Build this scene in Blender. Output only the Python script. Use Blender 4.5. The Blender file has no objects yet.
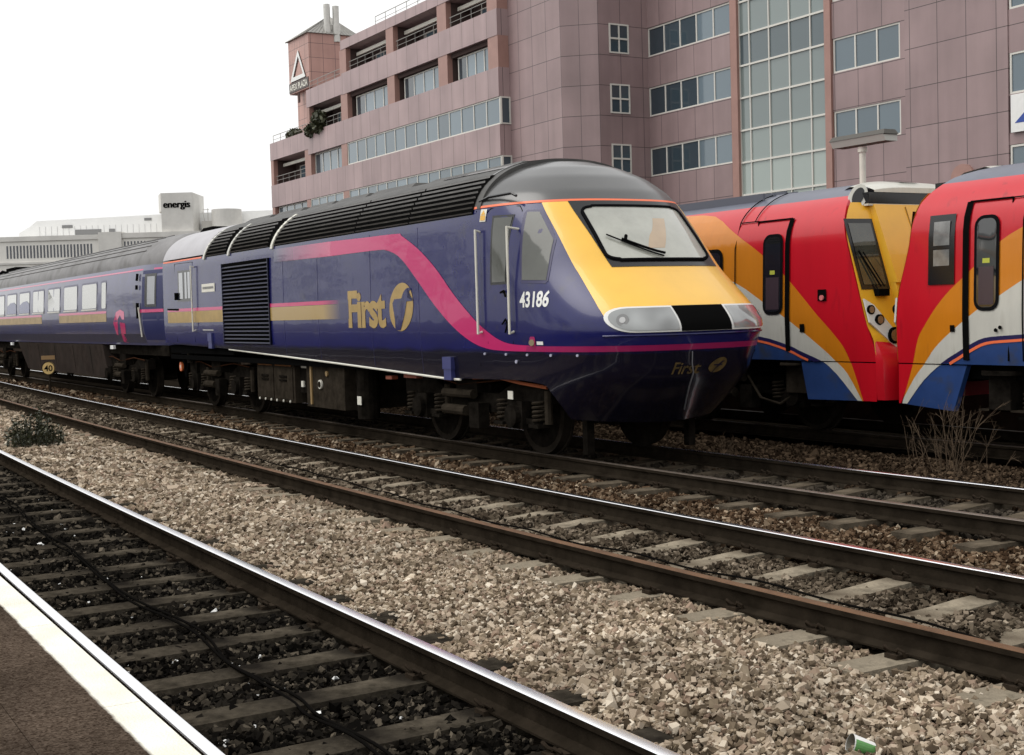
import bpy, bmesh, math, random
import numpy as np
from mathutils import Vector, Matrix
random.seed(7); rng = np.random.default_rng(11)
S = bpy.context.scene
COL = S.collection
R_ = math.radians
# ------------------------------------------------------------------ camera
cd = bpy.data.cameras.new('camera'); cam = bpy.data.objects.new('camera', cd); COL.objects.link(cam)
cd.sensor_width = 36; cd.lens = 1324.42 * 36 / 1024; cd.clip_start = .05; cd.clip_end = 3000
rt = Vector((0.50941671, 0.86002917, -0.02905924)); up = Vector((-0.02840096, 0.05055441, 0.9983174)); fw = Vector((-0.86005116, 0.50773426, -0.05017892))
M = Matrix((rt, up, -fw)).transposed().to_4x4(); M.translation = Vector((0, 0, 1.776)); cam.matrix_world = M
S.camera = cam
# ------------------------------------------------------------------ light
SUN = Vector((-.30, -.55, .86)).normalized()
w = bpy.data.worlds.new('World'); S.world = w; w.use_nodes = True
nt = w.node_tree; bg = nt.nodes['Background']
sky = nt.nodes.new('ShaderNodeTexSky'); sky.sky_type = 'NISHITA'; sky.sun_disc = False
sky.sun_elevation = math.asin(SUN.z); sky.sun_rotation = math.atan2(SUN.x, SUN.y); sky.dust_density = 4; sky.air_density = 1.5
hs = nt.nodes.new('ShaderNodeHueSaturation'); hs.inputs['Saturation'].default_value = .10; hs.inputs['Value'].default_value = 1.0
mx = nt.nodes.new('ShaderNodeMix'); mx.data_type = 'RGBA'; mx.inputs[0].default_value = .65; mx.inputs[7].default_value = (8.6, 8.6, 8.5, 1)
nt.links.new(sky.outputs[0], hs.inputs['Color']); nt.links.new(hs.outputs[0], mx.inputs[6]); nt.links.new(mx.outputs[2], bg.inputs['Color'])
bg.inputs['Strength'].default_value = .12
sl = bpy.data.lights.new('sun', 'SUN'); sl.energy = .9; sl.angle = R_(40); sl.color = (1, .96, .9)
so = bpy.data.objects.new('sun', sl); COL.objects.link(so); so.rotation_euler = SUN.to_track_quat('Z', 'Y').to_euler(); so.location = (0, 0, 60)
S.view_settings.view_transform = 'Standard'; S.view_settings.look = 'None'; S.view_settings.exposure = .42; S.view_settings.gamma = 1
S.view_settings.use_curve_mapping = False

# ------------------------------------------------------------------ materials
def mat(name, col, rough=.6, metal=0, var=.0, vscale=3., bump=0, bscale=30., coat=0, spec=.5, tone=False, col2=None, dirt=None, detail=5, stretch=None, coatrough=.03, ramp=None):
    m = bpy.data.materials.new(name); m.use_nodes = True; n = m.node_tree; b = n.nodes['Principled BSDF']; L = n.links
    b.inputs['Roughness'].default_value = rough; b.inputs['Metallic'].default_value = metal
    b.inputs['Specular IOR Level'].default_value = 0 if rough >= .69 else spec
    b.inputs['Coat Weight'].default_value = coat; b.inputs['Coat Roughness'].default_value = coatrough
    b.inputs['Base Color'].default_value = (*col, 1)
    tc = n.nodes.new('ShaderNodeTexCoord'); vec = tc.outputs['Object']
    if stretch:
        mp = n.nodes.new('ShaderNodeMapping'); mp.inputs['Scale'].default_value = stretch; L.new(vec, mp.inputs[0]); vec = mp.outputs[0]
    cur = None
    if tone:
        at = n.nodes.new('ShaderNodeAttribute'); at.attribute_name = 'tone'
        mi = n.nodes.new('ShaderNodeMix'); mi.data_type = 'RGBA'; mi.inputs[6].default_value = (*col, 1); mi.inputs[7].default_value = (*(col2 or col), 1)
        L.new(at.outputs['Fac'], mi.inputs[0]); cur = mi.outputs[2]
    if ramp:
        at = n.nodes.new('ShaderNodeAttribute'); at.attribute_name = 'tone'; rp_ = n.nodes.new('ShaderNodeValToRGB'); L.new(at.outputs['Fac'], rp_.inputs[0])
        for k, (p_, c_) in enumerate(ramp):
            e = rp_.color_ramp.elements[k] if k < 2 else rp_.color_ramp.elements.new(p_); e.position = p_; e.color = (*c_, 1)
        cur = rp_.outputs[0]
    if var:
        nz = n.nodes.new('ShaderNodeTexNoise'); nz.inputs['Scale'].default_value = vscale; nz.inputs['Detail'].default_value = detail; nz.inputs['Roughness'].default_value = .65
        L.new(vec, nz.inputs['Vector'])
        mr = n.nodes.new('ShaderNodeMapRange'); mr.inputs[1].default_value = .3; mr.inputs[2].default_value = .7; mr.inputs[3].default_value = 1 - var; mr.inputs[4].default_value = 1 + var
        L.new(nz.outputs['Fac'], mr.inputs[0])
        mu = n.nodes.new('ShaderNodeMix'); mu.data_type = 'RGBA'; mu.blend_type = 'MULTIPLY'; mu.inputs[0].default_value = 1
        if cur is None: mu.inputs[6].default_value = (*col, 1)
        else: L.new(cur, mu.inputs[6])
        cb = n.nodes.new('ShaderNodeCombineColor'); 
        for i in range(3): L.new(mr.outputs[0], cb.inputs[i])
        L.new(cb.outputs[0], mu.inputs[7]); cur = mu.outputs[2]
    if dirt:
        dc, dscale, lo, hi = dirt
        nz = n.nodes.new('ShaderNodeTexNoise'); nz.inputs['Scale'].default_value = dscale; nz.inputs['Detail'].default_value = 7
        L.new(vec, nz.inputs['Vector'])
        mr = n.nodes.new('ShaderNodeMapRange'); mr.inputs[1].default_value = lo; mr.inputs[2].default_value = hi
        L.new(nz.outputs['Fac'], mr.inputs[0])
        mu = n.nodes.new('ShaderNodeMix'); mu.data_type = 'RGBA'; L.new(mr.outputs[0], mu.inputs[0])
        if cur is None: mu.inputs[6].default_value = (*col, 1)
        else: L.new(cur, mu.inputs[6])
        mu.inputs[7].default_value = (*dc, 1); cur = mu.outputs[2]
    if cur is not None: L.new(cur, b.inputs['Base Color'])
    if bump:
        nz = n.nodes.new('ShaderNodeTexNoise'); nz.inputs['Scale'].default_value = bscale; nz.inputs['Detail'].default_value = 3; L.new(vec, nz.inputs['Vector'])
        bp = n.nodes.new('ShaderNodeBump'); bp.inputs['Strength'].default_value = bump; bp.inputs['Distance'].default_value = .02
        L.new(nz.outputs['Fac'], bp.inputs['Height']); L.new(bp.outputs[0], b.inputs['Normal'])
        if coat: L.new(bp.outputs[0], b.inputs['Coat Normal'])
    return m

def panel_mat(name, c1, c2, sx, sz, x0, z0, joint=(.05, .035, .035)):
    m = bpy.data.materials.new(name); m.use_nodes = True; n = m.node_tree; b = n.nodes['Principled BSDF']; L = n.links
    g = n.nodes.new('ShaderNodeNewGeometry'); sp = n.nodes.new('ShaderNodeSeparateXYZ'); L.new(g.outputs['Position'], sp.inputs[0])
    a = n.nodes.new('ShaderNodeMath'); a.operation = 'ADD'; L.new(sp.outputs[0], a.inputs[0]); L.new(sp.outputs[1], a.inputs[1])
    a2 = n.nodes.new('ShaderNodeMath'); a2.operation = 'SUBTRACT'; L.new(a.outputs[0], a2.inputs[0]); a2.inputs[1].default_value = x0 - 400 * sx
    a3 = n.nodes.new('ShaderNodeMath'); a3.operation = 'SUBTRACT'; L.new(sp.outputs[2], a3.inputs[0]); a3.inputs[1].default_value = z0 - 40 * sz
    cb = n.nodes.new('ShaderNodeCombineXYZ'); L.new(a2.outputs[0], cb.inputs[0]); L.new(a3.outputs[0], cb.inputs[1])
    br = n.nodes.new('ShaderNodeTexBrick'); br.offset = 0; br.squash = 1; L.new(cb.outputs[0], br.inputs['Vector'])
    br.inputs['Scale'].default_value = 1; br.inputs['Brick Width'].default_value = sx; br.inputs['Row Height'].default_value = sz
    br.inputs['Mortar Size'].default_value = .017; br.inputs['Mortar Smooth'].default_value = .1; br.inputs['Bias'].default_value = 0
    br.inputs['Color1'].default_value = (*c1, 1); br.inputs['Color2'].default_value = (*c2, 1); br.inputs['Mortar'].default_value = (*joint, 1)
    nz = n.nodes.new('ShaderNodeTexNoise'); nz.inputs['Scale'].default_value = .35; nz.inputs['Detail'].default_value = 8; L.new(g.outputs['Position'], nz.inputs['Vector'])
    mr = n.nodes.new('ShaderNodeMapRange'); mr.inputs[1].default_value = .3; mr.inputs[2].default_value = .7; mr.inputs[3].default_value = .86; mr.inputs[4].default_value = 1.12; L.new(nz.outputs['Fac'], mr.inputs[0])
    mp = n.nodes.new('ShaderNodeMapping'); mp.inputs['Scale'].default_value = (1.1, 1.1, .10); L.new(g.outputs['Position'], mp.inputs[0])
    n2 = n.nodes.new('ShaderNodeTexNoise'); n2.inputs['Scale'].default_value = 1.2; n2.inputs['Detail'].default_value = 6; L.new(mp.outputs[0], n2.inputs['Vector'])
    m2 = n.nodes.new('ShaderNodeMapRange'); m2.inputs[1].default_value = .3; m2.inputs[2].default_value = .7; m2.inputs[3].default_value = .90; m2.inputs[4].default_value = 1.08; L.new(n2.outputs['Fac'], m2.inputs[0])
    m3 = n.nodes.new('ShaderNodeMath'); m3.operation = 'MULTIPLY'; L.new(mr.outputs[0], m3.inputs[0]); L.new(m2.outputs[0], m3.inputs[1]); mr = m3
    mu = n.nodes.new('ShaderNodeVectorMath'); mu.operation = 'SCALE'; L.new(br.outputs['Color'], mu.inputs[0]); L.new(mr.outputs[0], mu.inputs['Scale'])
    L.new(mu.outputs[0], b.inputs['Base Color']); b.inputs['Roughness'].default_value = .45
    return m

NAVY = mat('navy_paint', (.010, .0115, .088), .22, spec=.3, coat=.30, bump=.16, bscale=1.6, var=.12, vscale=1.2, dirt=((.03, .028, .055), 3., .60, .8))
NAVY_D = mat('navy_lower_paint', (.009, .0085, .026), .35, spec=.2, coat=.15, var=.2, vscale=2, dirt=((.03, .025, .022), 5., .5, .75))
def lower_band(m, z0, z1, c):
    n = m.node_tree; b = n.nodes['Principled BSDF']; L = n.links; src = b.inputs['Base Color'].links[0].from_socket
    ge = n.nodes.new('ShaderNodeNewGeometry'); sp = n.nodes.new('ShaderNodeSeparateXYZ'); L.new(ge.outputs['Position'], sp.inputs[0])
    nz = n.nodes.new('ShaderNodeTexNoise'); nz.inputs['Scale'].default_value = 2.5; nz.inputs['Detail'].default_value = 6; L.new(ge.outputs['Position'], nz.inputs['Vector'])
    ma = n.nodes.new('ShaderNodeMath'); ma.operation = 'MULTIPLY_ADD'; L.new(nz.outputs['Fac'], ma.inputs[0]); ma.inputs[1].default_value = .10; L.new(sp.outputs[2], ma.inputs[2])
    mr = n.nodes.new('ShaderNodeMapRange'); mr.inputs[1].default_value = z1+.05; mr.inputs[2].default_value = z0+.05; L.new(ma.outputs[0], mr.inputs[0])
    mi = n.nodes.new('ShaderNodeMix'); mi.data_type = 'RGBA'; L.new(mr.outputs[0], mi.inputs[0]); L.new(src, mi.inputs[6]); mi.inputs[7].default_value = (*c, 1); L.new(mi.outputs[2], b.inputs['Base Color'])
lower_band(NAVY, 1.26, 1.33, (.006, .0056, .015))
COACHN = mat('coach_navy_paint', (.058, .060, .135), .28, spec=.35, coat=.5, bump=.05, bscale=1.2, var=.15, vscale=1.5, dirt=((.07, .065, .085), 4., .55, .75))
YEL = mat('yellow_paint', (.80, .46, .055), .3, coat=.4, var=.05, vscale=2)
YEL2 = mat('amber_yellow_paint', (.72, .38, .02), .35, coat=.3, var=.06, vscale=2)
PINK = mat('pink_paint', (.50, .016, .13), .28, spec=.3, coat=.4, bump=.08, bscale=1.6)
MAG = mat('magenta_paint', (.33, .012, .10), .3, coat=.4)
GOLD = mat('gold_paint', (.36, .24, .075), .4, var=.15, vscale=6)
GOLD_D = mat('faded_gold_paint', (.10, .065, .02), .5, var=.5, vscale=12)
ORL = mat('orange_line_paint', (.8, .16, .06), .4)
DOME = mat('grey_roof_paint', (.06, .06, .06), .28, coat=.35, coatrough=.15, var=.1, vscale=2)
ROOFG = mat('sooty_roof', (.05, .048, .045), .6, var=.35, vscale=3, dirt=((.02, .02, .02), 2., .5, .8))
ROOFS = mat('silver_grey_roof', (.36, .35, .37), .4, var=.12, vscale=2)
BLK = mat('matt_black', (.005, .005, .005), .7)
BLKG = mat('black_gloss', (.008, .008, .009), .2)
RUB = mat('black_rubber', (.008, .008, .009), .7)
SLAT = mat('grille_slat', (.085, .08, .075), .5, var=.3, vscale=5)
SLATN = mat('navy_grille_slat', (.007, .008, .03), .4, spec=.25)
UND = mat('underframe_grime', (.0115, .0098, .008), .9, var=.6, vscale=6, bump=.3, bscale=25)
UNDL = mat('brake_dust_brown', (.030, .0245, .0185), .85, var=.5, vscale=5, bump=.2, bscale=25)
WHEEL = mat('dirty_wheel_steel', (.024, .020, .016), .75, var=.4, vscale=8)
SKIRT = mat('coach_skirt_grime', (.038, .030, .026), .75, var=.3, vscale=3, dirt=((.03, .025, .022), 1.5, .45, .7))
WGLASS = mat('windscreen_glass', (.36, .365, .32), .06, coat=1, var=.2, vscale=1.6)  # pale base colour stands in for the sky mirrored in the screen
CGLASS = mat('cab_side_glass', (.085, .088, .078), .08, spec=.3, coat=.25, var=.15, vscale=2)
COGLASS = mat('coach_glass', (.25, .255, .22), .05, coat=1, tone=True, col2=(.16, .18, .26), var=.06, vscale=1)  # cream base paints the sky reflection into the panes
DGLASS = mat('dark_glass', (.012, .013, .014), .05, coat=1, var=.2, vscale=2)
LENS = mat('headlight_lens', (.25, .26, .26), .08, coat=1, var=.35, vscale=2.6, detail=1)
WHITE = mat('white_paint', (.74, .74, .72), .4, var=.05, vscale=4)
CREAM = mat('cream_paint', (.68, .66, .58), .5, var=.08, vscale=4)
REDP = mat('red_paint', (.50, .006, .016), .32, spec=.35, coat=.35, coatrough=.1, var=.05, vscale=1.5, dirt=((.25, .006, .012), 3., .62, .85), stretch=(3, 3, .5))
ORAN = mat('orange_paint', (.56, .185, .008), .34, spec=.35, coat=.3, coatrough=.1, var=.05, vscale=2, dirt=((.36, .11, .01), 3., .62, .85), stretch=(3, 3, .5))
SWWH = mat('unit_white_paint', (.52, .51, .46), .38, spec=.3, coat=.2, var=.06, vscale=3, dirt=((.33, .31, .26), 3., .58, .85), stretch=(3, 3, .5))
SWBL = mat('unit_blue_paint', (.020, .050, .165), .35, coat=.3, var=.15, vscale=3, dirt=((.04, .045, .06), 4., .55, .8))
NAVL = mat('navy_line_paint', (.015, .012, .07), .35)
UROOF = mat('unit_roof_grey', (.11, .118, .155), .4, var=.12, vscale=2)
STEEL = mat('polished_rail_head', (.93, .93, .95), .2, metal=1, var=.04, vscale=8)
RUSTH = mat('rusty_rail_head', (.115, .06, .03), .65, metal=0, spec=.2, var=.3, vscale=6)
DULLH = mat('dull_rail_head', (.13, .105, .085), .4, metal=.4, var=.3, vscale=6)
RUST = mat('rusty_rail_side', (.023, .018, .013), .8, var=.4, vscale=5, bump=.2, bscale=40)
CLIP = mat('rail_clip_iron', (.034, .026, .019), .7, var=.3, vscale=20)
CONC = mat('pale_sleeper_concrete', (.235, .20, .15), .85, var=.45, vscale=6, bump=.5, bscale=40, dirt=((.07, .055, .04), 3., .42, .72))
CONC3 = mat('brown_sleeper_concrete', (.105, .086, .063), .85, var=.4, vscale=5, bump=.5, bscale=40, dirt=((.03, .024, .018), 3., .42, .68))
CONCD = mat('sooty_sleeper', (.058, .049, .037), .85, var=.6, vscale=7, bump=.5, bscale=35, dirt=((.014, .012, .010), 3., .40, .64))
STP = mat('pale_ballast_stone', (.3, .25, .19), .9, ramp=((0, (.06, .045, .031)), (.15, (.14, .107, .074)), (.32, (.255, .202, .142)), (.42, (.25, .178, .134)), (.5, (.31, .25, .18)), (.68, (.365, .293, .222)), (.85, (.46, .385, .295)), (1, (.60, .53, .43))), var=.3, vscale=1.3, detail=4)
STG = mat('grey_brown_ballast_stone', (.1, .08, .06), .9, ramp=((0, (.014, .011, .008)), (.3, (.055, .042, .03)), (.6, (.10, .08, .057)), (.85, (.17, .135, .10)), (1, (.30, .25, .19))), var=.35, vscale=1.5, detail=3)
STB = mat('rust_brown_ballast_stone', (.1, .08, .06), .9, ramp=((0, (.018, .011, .007)), (.35, (.065, .040, .024)), (.7, (.13, .088, .056)), (.88, (.20, .148, .10)), (1, (.36, .29, .21))), var=.35, vscale=1.2, detail=3)
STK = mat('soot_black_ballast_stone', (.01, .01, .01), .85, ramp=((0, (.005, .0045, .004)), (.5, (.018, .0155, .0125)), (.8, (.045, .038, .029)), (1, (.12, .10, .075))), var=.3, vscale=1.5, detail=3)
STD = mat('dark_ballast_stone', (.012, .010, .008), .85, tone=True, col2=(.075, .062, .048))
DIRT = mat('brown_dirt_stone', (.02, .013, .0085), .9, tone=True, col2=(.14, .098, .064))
GROUND = mat('ground_dirt', (.020, .016, .012), .95, var=.5, vscale=4, bump=.6, bscale=12)
CABLE = mat('black_cable', (.006, .0055, .005), .8)
FRAMEW = mat('white_window_frame', (.62, .60, .55), .5)
WINGL = mat('office_glass', (.028, .045, .058), .06, coat=.6, tone=True, col2=(.15, .21, .25))
CURTW = mat('curtain_glass', (.05, .075, .09), .08, coat=.5, tone=True, col2=(.40, .46, .42))
PANA = panel_mat('pink_granite_panels', (.325, .232, .232), (.35, .252, .250), 1.62, 6.8, -42.39, 14.0)
PANB = panel_mat('pink_granite_grid', (.262, .183, .183), (.292, .208, .206), 1.58, 1.76, -16.7, 9.52)
PANT = panel_mat('salmon_granite_grid', (.40, .225, .19), (.43, .245, .205), 1.15, 1.25, -64.4, 22.0)
SALM = mat('salmon_granite', (.32, .18, .15), .5, var=.1, vscale=1)
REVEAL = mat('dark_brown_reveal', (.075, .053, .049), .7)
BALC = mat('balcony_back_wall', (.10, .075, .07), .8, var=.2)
METR = mat('ribbed_metal_roof', (.30, .29, .27), .45, metal=.3, var=.1)
FLUE = mat('stainless_flue', (.50, .49, .46), .4, metal=.4, var=.1)
ECON = mat('haze_paled_concrete', (.72, .70, .66), .8, var=.06, vscale=.4)  # albedo raised to put distance haze into the concrete's colour
ECON2 = mat('grey_concrete', (.60, .585, .555), .8, var=.1, vscale=.4)
ECLAD = mat('white_cladding', (.80, .80, .79), .6, var=.04, vscale=.5)
LEAF = mat('weed_leaf', (.018, .021, .010), .6, tone=True, col2=(.075, .078, .035))
TWIG = mat('dry_twig', (.11, .08, .055), .8, var=.3, vscale=20)
AMB = mat('amber_sign', (.60, .42, .16), .6, var=.12, vscale=8)

# ------------------------------------------------------------------ mesh helpers
def wl(o):
    v = Vector((0, 0, 0))
    while o: v = v + o.location; o = o.parent
    return v
class MB:
    def __init__(s): s.v = []; s.f = []; s.m = []; s.t = []
    def add(s, vs, fs, mi=0, t=.5):
        k = len(s.v); s.v += [tuple(map(float, p)) for p in vs]
        s.f += [tuple(i + k for i in f) for f in fs]; s.m += [mi] * len(fs); s.t += [t] * len(fs); return s
    def box(s, x0, x1, y0, y1, z0, z1, mi=0, t=.5):
        return s.add([(x0,y0,z0),(x1,y0,z0),(x1,y1,z0),(x0,y1,z0),(x0,y0,z1),(x1,y0,z1),(x1,y1,z1),(x0,y1,z1)],
                     [(0,3,2,1),(4,5,6,7),(0,1,5,4),(1,2,6,5),(2,3,7,6),(3,0,4,7)], mi, t)
    def cyl(s, p0, p1, r0, r1=None, n=14, mi=0, cap=True, t=.5):
        p0 = Vector(p0); p1 = Vector(p1); r1 = r0 if r1 is None else r1
        d = (p1 - p0).normalized(); a = d.orthogonal().normalized(); b = d.cross(a)
        vs = []
        for p, r in ((p0, r0), (p1, r1)):
            vs += [p + (a * math.cos(2*math.pi*i/n) + b * math.sin(2*math.pi*i/n)) * r for i in range(n)]
        fs = [(i, (i+1) % n, n + (i+1) % n, n + i) for i in range(n)]
        if cap: fs += [tuple(range(n-1, -1, -1)), tuple(range(n, 2*n))]
        return s.add(vs, fs, mi, t)
    def tube(s, pts, r, n=7, mi=0, t=.5, r1=None):
        pts = [Vector(p) for p in pts]; N = len(pts); vs = []
        for i, p in enumerate(pts):
            d = (pts[min(i+1, N-1)] - pts[max(i-1, 0)]).normalized(); a = d.cross(Vector((.13, .2, .97)))
            a = a.normalized() if a.length > 1e-4 else d.orthogonal().normalized(); b = d.cross(a)
            rr = r if r1 is None else r + (r1 - r) * i / (N - 1)
            vs += [p + (a*math.cos(2*math.pi*k/n) + b*math.sin(2*math.pi*k/n))*rr for k in range(n)]
        fs = [(i*n+k, i*n+(k+1) % n, (i+1)*n+(k+1) % n, (i+1)*n+k) for i in range(N-1) for k in range(n)]
        fs += [tuple(range(n-1, -1, -1)), tuple(range((N-1)*n, N*n))]
        return s.add(vs, fs, mi, t)
    def prism(s, poly, y0, y1, mi=0, t=.5):   # poly in (x,z)
        n = len(poly); vs = [(x, y0, z) for x, z in poly] + [(x, y1, z) for x, z in poly]
        return s.add(vs, [tuple(range(n)), tuple(range(2*n-1, n-1, -1))] + [(i, i+n, (i+1) % n + n, (i+1) % n) for i in range(n)], mi, t)
    def plan(s, poly, z0, z1, mi=0, t=.5):    # poly in (x,y)
        n = len(poly); vs = [(x, y, z0) for x, y in poly] + [(x, y, z1) for x, y in poly]
        return s.add(vs, [tuple(range(n-1, -1, -1)), tuple(range(n, 2*n))] + [(i, (i+1) % n, (i+1) % n + n, i+n) for i in range(n)], mi, t)
    def grid(s, P, mi=0, t=.5, flip=False):
        P = np.asarray(P); a, b = P.shape[:2]
        fs = []
        for i in range(a-1):
            for j in range(b-1):
                q = (i*b+j, i*b+j+1, (i+1)*b+j+1, (i+1)*b+j); fs.append(q[::-1] if flip else q)
        return s.add(P.reshape(-1, 3), fs, mi, t)
    def build(s, name, mats, parent=None, smooth=False, local=False, label=None, cat=None, group=None, kind=None, angle=40, fixn=True):
        me = bpy.data.meshes.new(name); off = Vector((0, 0, 0)) if (local or parent is None) else wl(parent)
        me.from_pydata([(x-off.x, y-off.y, z-off.z) for x, y, z in s.v], [], s.f)
        for m in (mats if isinstance(mats, (list, tuple)) else [mats]): me.materials.append(m)
        me.polygons.foreach_set('material_index', s.m)
        at = me.attributes.new('tone', 'FLOAT', 'FACE'); at.data.foreach_set('value', s.t)
        me.update()
        if fixn:
            bm = bmesh.new(); bm.from_mesh(me); bmesh.ops.recalc_face_normals(bm, faces=bm.faces); bm.to_mesh(me); bm.free()
        if smooth:
            me.polygons.foreach_set('use_smooth', [True]*len(me.polygons)); me.set_sharp_from_angle(angle=R_(angle))
        o = bpy.data.objects.new(name, me); COL.objects.link(o); o.parent = parent
        tag(o, label, cat, group, kind); return o
def tag(o, label=None, cat=None, group=None, kind=None):
    for k, v in (('label', label), ('category', cat), ('group', group), ('kind', kind)):
        if v: o[k] = v
    return o
def thing(name, loc, label, cat, group=None):
    o = bpy.data.objects.new(name, None); COL.objects.link(o); o.location = loc; o.empty_display_size = .3
    bpy.context.view_layer.update(); return tag(o, label, cat, group)
def copy_tree(o, parent=None):
    c = o.copy(); COL.objects.link(c)
    if parent: c.parent = parent
    for ch in list(o.children): copy_tree(ch, c)
    return c
def text_geo(txt, h, offset=0.0, shear=0.0, sx=1.0, space=1.0):
    """flat lettering: triangles in (x, z) with cap height h, origin lower left"""
    cu = bpy.data.curves.new('lettering', 'FONT'); cu.body = txt; cu.size = 1; cu.offset = offset; cu.shear = shear; cu.space_character = space; cu.resolution_u = 4
    ob = bpy.data.objects.new('lettering', cu); COL.objects.link(ob); dg = bpy.context.evaluated_depsgraph_get()
    me = bpy.data.meshes.new_from_object(ob.evaluated_get(dg)); P = np.array([v.co[:2] for v in me.vertices]); F = [tuple(p.vertices) for p in me.polygons]
    bpy.data.objects.remove(ob); bpy.data.curves.remove(cu); bpy.data.meshes.remove(me)
    P -= P.min(0); k = h / P[:, 1].max(); return P * [k*sx, k], F
def smooth_poly(pts, n=4):
    out = []
    N = len(pts)
    for i in range(N):
        p0, p1, p2, p3 = (np.array(pts[max(0, min(N-1, i+k))]) for k in (-1, 0, 1, 2))
        if i == N-1: out.append(tuple(p1)); break
        for j in range(n):
            t = j / n
            out.append(tuple(.5*((2*p1) + (-p0+p2)*t + (2*p0-5*p1+4*p2-p3)*t*t + (-p0+3*p1-3*p2+p3)*t**3)))
    return out
def rrect(x0, x1, z0, z1, r, n=4):
    o = []
    for cx, cz, a in ((x1-r, z1-r, 0), (x0+r, z1-r, 90), (x0+r, z0+r, 180), (x1-r, z0+r, 270)):
        o += [(cx + r*math.cos(R_(a+90*k/n)), cz + r*math.sin(R_(a+90*k/n))) for k in range(n+1)]
    return o
def decal(poly, fn, name, m, parent, step=.25, tris=None, smooth=True):
    """a thin sheet cut to poly (x,z) lying on the curved surface fn(x,z)"""
    bm = bmesh.new()
    if tris is None:
        vs = [bm.verts.new((x, 0, z)) for x, z in poly]; f = bm.faces.new(vs); bmesh.ops.triangulate(bm, faces=[f], ngon_method='EAR_CLIP')
        xs = [p[0] for p in poly]; zs = [p[1] for p in poly]
    else:
        P, F = tris; vs = [bm.verts.new((x, 0, z)) for x, z in P]
        for t in F:
            try: bm.faces.new([vs[i] for i in t])
            except ValueError: pass
        xs, zs = [p[0] for p in P], [p[1] for p in P]
    for ax, lo, hi in ((0, min(xs), max(xs)), (2, min(zs), max(zs))):
        k = math.floor(lo/step)*step + step
        while k < hi - 1e-4:
            co = [0, 0, 0]; co[ax] = k; no = [0, 0, 0]; no[ax] = 1
            bmesh.ops.bisect_plane(bm, geom=bm.verts[:]+bm.edges[:]+bm.faces[:], plane_co=co, plane_no=no); k += step
    bm.verts.ensure_lookup_table()
    mb = MB(); idx = {v: i for i, v in enumerate(bm.verts)}
    mb.add([fn(v.co.x, v.co.z) for v in bm.verts], [tuple(idx[v] for v in f.verts) for f in bm.faces])
    for i, f in enumerate(mb.f):
        p = [Vector(mb.v[k]) for k in f[:3]]
        if (p[1]-p[0]).cross(p[2]-p[0]).y > 0: mb.f[i] = f[::-1]
    bm.free(); o = mb.build(name, m, parent, smooth=smooth, fixn=False); return o

# ------------------------------------------------------------------ tracks geometry
G2 = .7525
def yc(track, x):
    if track == 1:
        d = max(-16, min(0, x+6)); return 2.385 + .0006*d*d
    if track == 2:
        d = max(0, min(9, x+11)); e = max(-45, min(0, x+11)); return 6.15 + .0028*d*d + .00045*e*e
    if track == 3:
        d = max(0, min(9, x+14)); e = max(-12, min(0, x+14)); return 9.39 + .0028*d*d + .0006*e*e
    return 13.82
# ------------------------------------------------------------------ ground
g = MB(); g.box(-900, 400, -12, 900, -2, -.27)
g.build('ground', GROUND, kind='structure')

# platform
PLATM = bpy.data.materials.new('platform_top'); PLATM.use_nodes = True
n = PLATM.node_tree; b = n.nodes['Principled BSDF']; L = n.links
ge = n.nodes.new('ShaderNodeNewGeometry'); sp = n.nodes.new('ShaderNodeSeparateXYZ'); L.new(ge.outputs['Position'], sp.inputs[0])
nz = n.nodes.new('ShaderNodeTexNoise'); nz.inputs['Scale'].default_value = 14; nz.inputs['Detail'].default_value = 8; L.new(ge.outputs['Position'], nz.inputs['Vector'])
ma = n.nodes.new('ShaderNodeMath'); ma.operation = 'MULTIPLY_ADD'; L.new(nz.outputs['Fac'], ma.inputs[0]); ma.inputs[1].default_value = .014; L.new(sp.outputs[1], ma.inputs[2])
mr = n.nodes.new('ShaderNodeMapRange'); mr.inputs[1].default_value = .777; mr.inputs[2].default_value = .787; L.new(ma.outputs[0], mr.inputs[0])
vo = n.nodes.new('ShaderNodeTexVoronoi'); vo.inputs['Scale'].default_value = 160; L.new(ge.outputs['Position'], vo.inputs['Vector'])
cr = n.nodes.new('ShaderNodeValToRGB'); cr.color_ramp.elements[0].color = (.02, .013, .009, 1); cr.color_ramp.elements[1].color = (.105, .08, .061, 1); L.new(vo.outputs['Color'], cr.inputs[0])
n2 = n.nodes.new('ShaderNodeTexNoise'); n2.inputs['Scale'].default_value = 5; n2.inputs['Detail'].default_value = 8; L.new(ge.outputs['Position'], n2.inputs['Vector'])
n3 = n.nodes.new('ShaderNodeTexNoise'); n3.inputs['Scale'].default_value = 2.2; n3.inputs['Detail'].default_value = 9; n3.inputs['Roughness'].default_value = .7; L.new(ge.outputs['Position'], n3.inputs['Vector'])
m4 = n.nodes.new('ShaderNodeMapRange'); m4.inputs[1].default_value = .35; m4.inputs[2].default_value = .65; m4.inputs[3].default_value = .6; m4.inputs[4].default_value = 1.25; L.new(n3.outputs['Fac'], m4.inputs[0])
v4 = n.nodes.new('ShaderNodeVectorMath'); v4.operation = 'SCALE'; L.new(cr.outputs[0], v4.inputs[0]); L.new(m4.outputs[0], v4.inputs['Scale'])
cw = n.nodes.new('ShaderNodeValToRGB'); cw.color_ramp.elements[0].position = .3; cw.color_ramp.elements[0].color = (.68, .65, .56, 1); cw.color_ramp.elements[1].position = .62; cw.color_ramp.elements[1].color = (.80, .78, .70, 1); L.new(n2.outputs['Fac'], cw.inputs[0])
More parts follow.
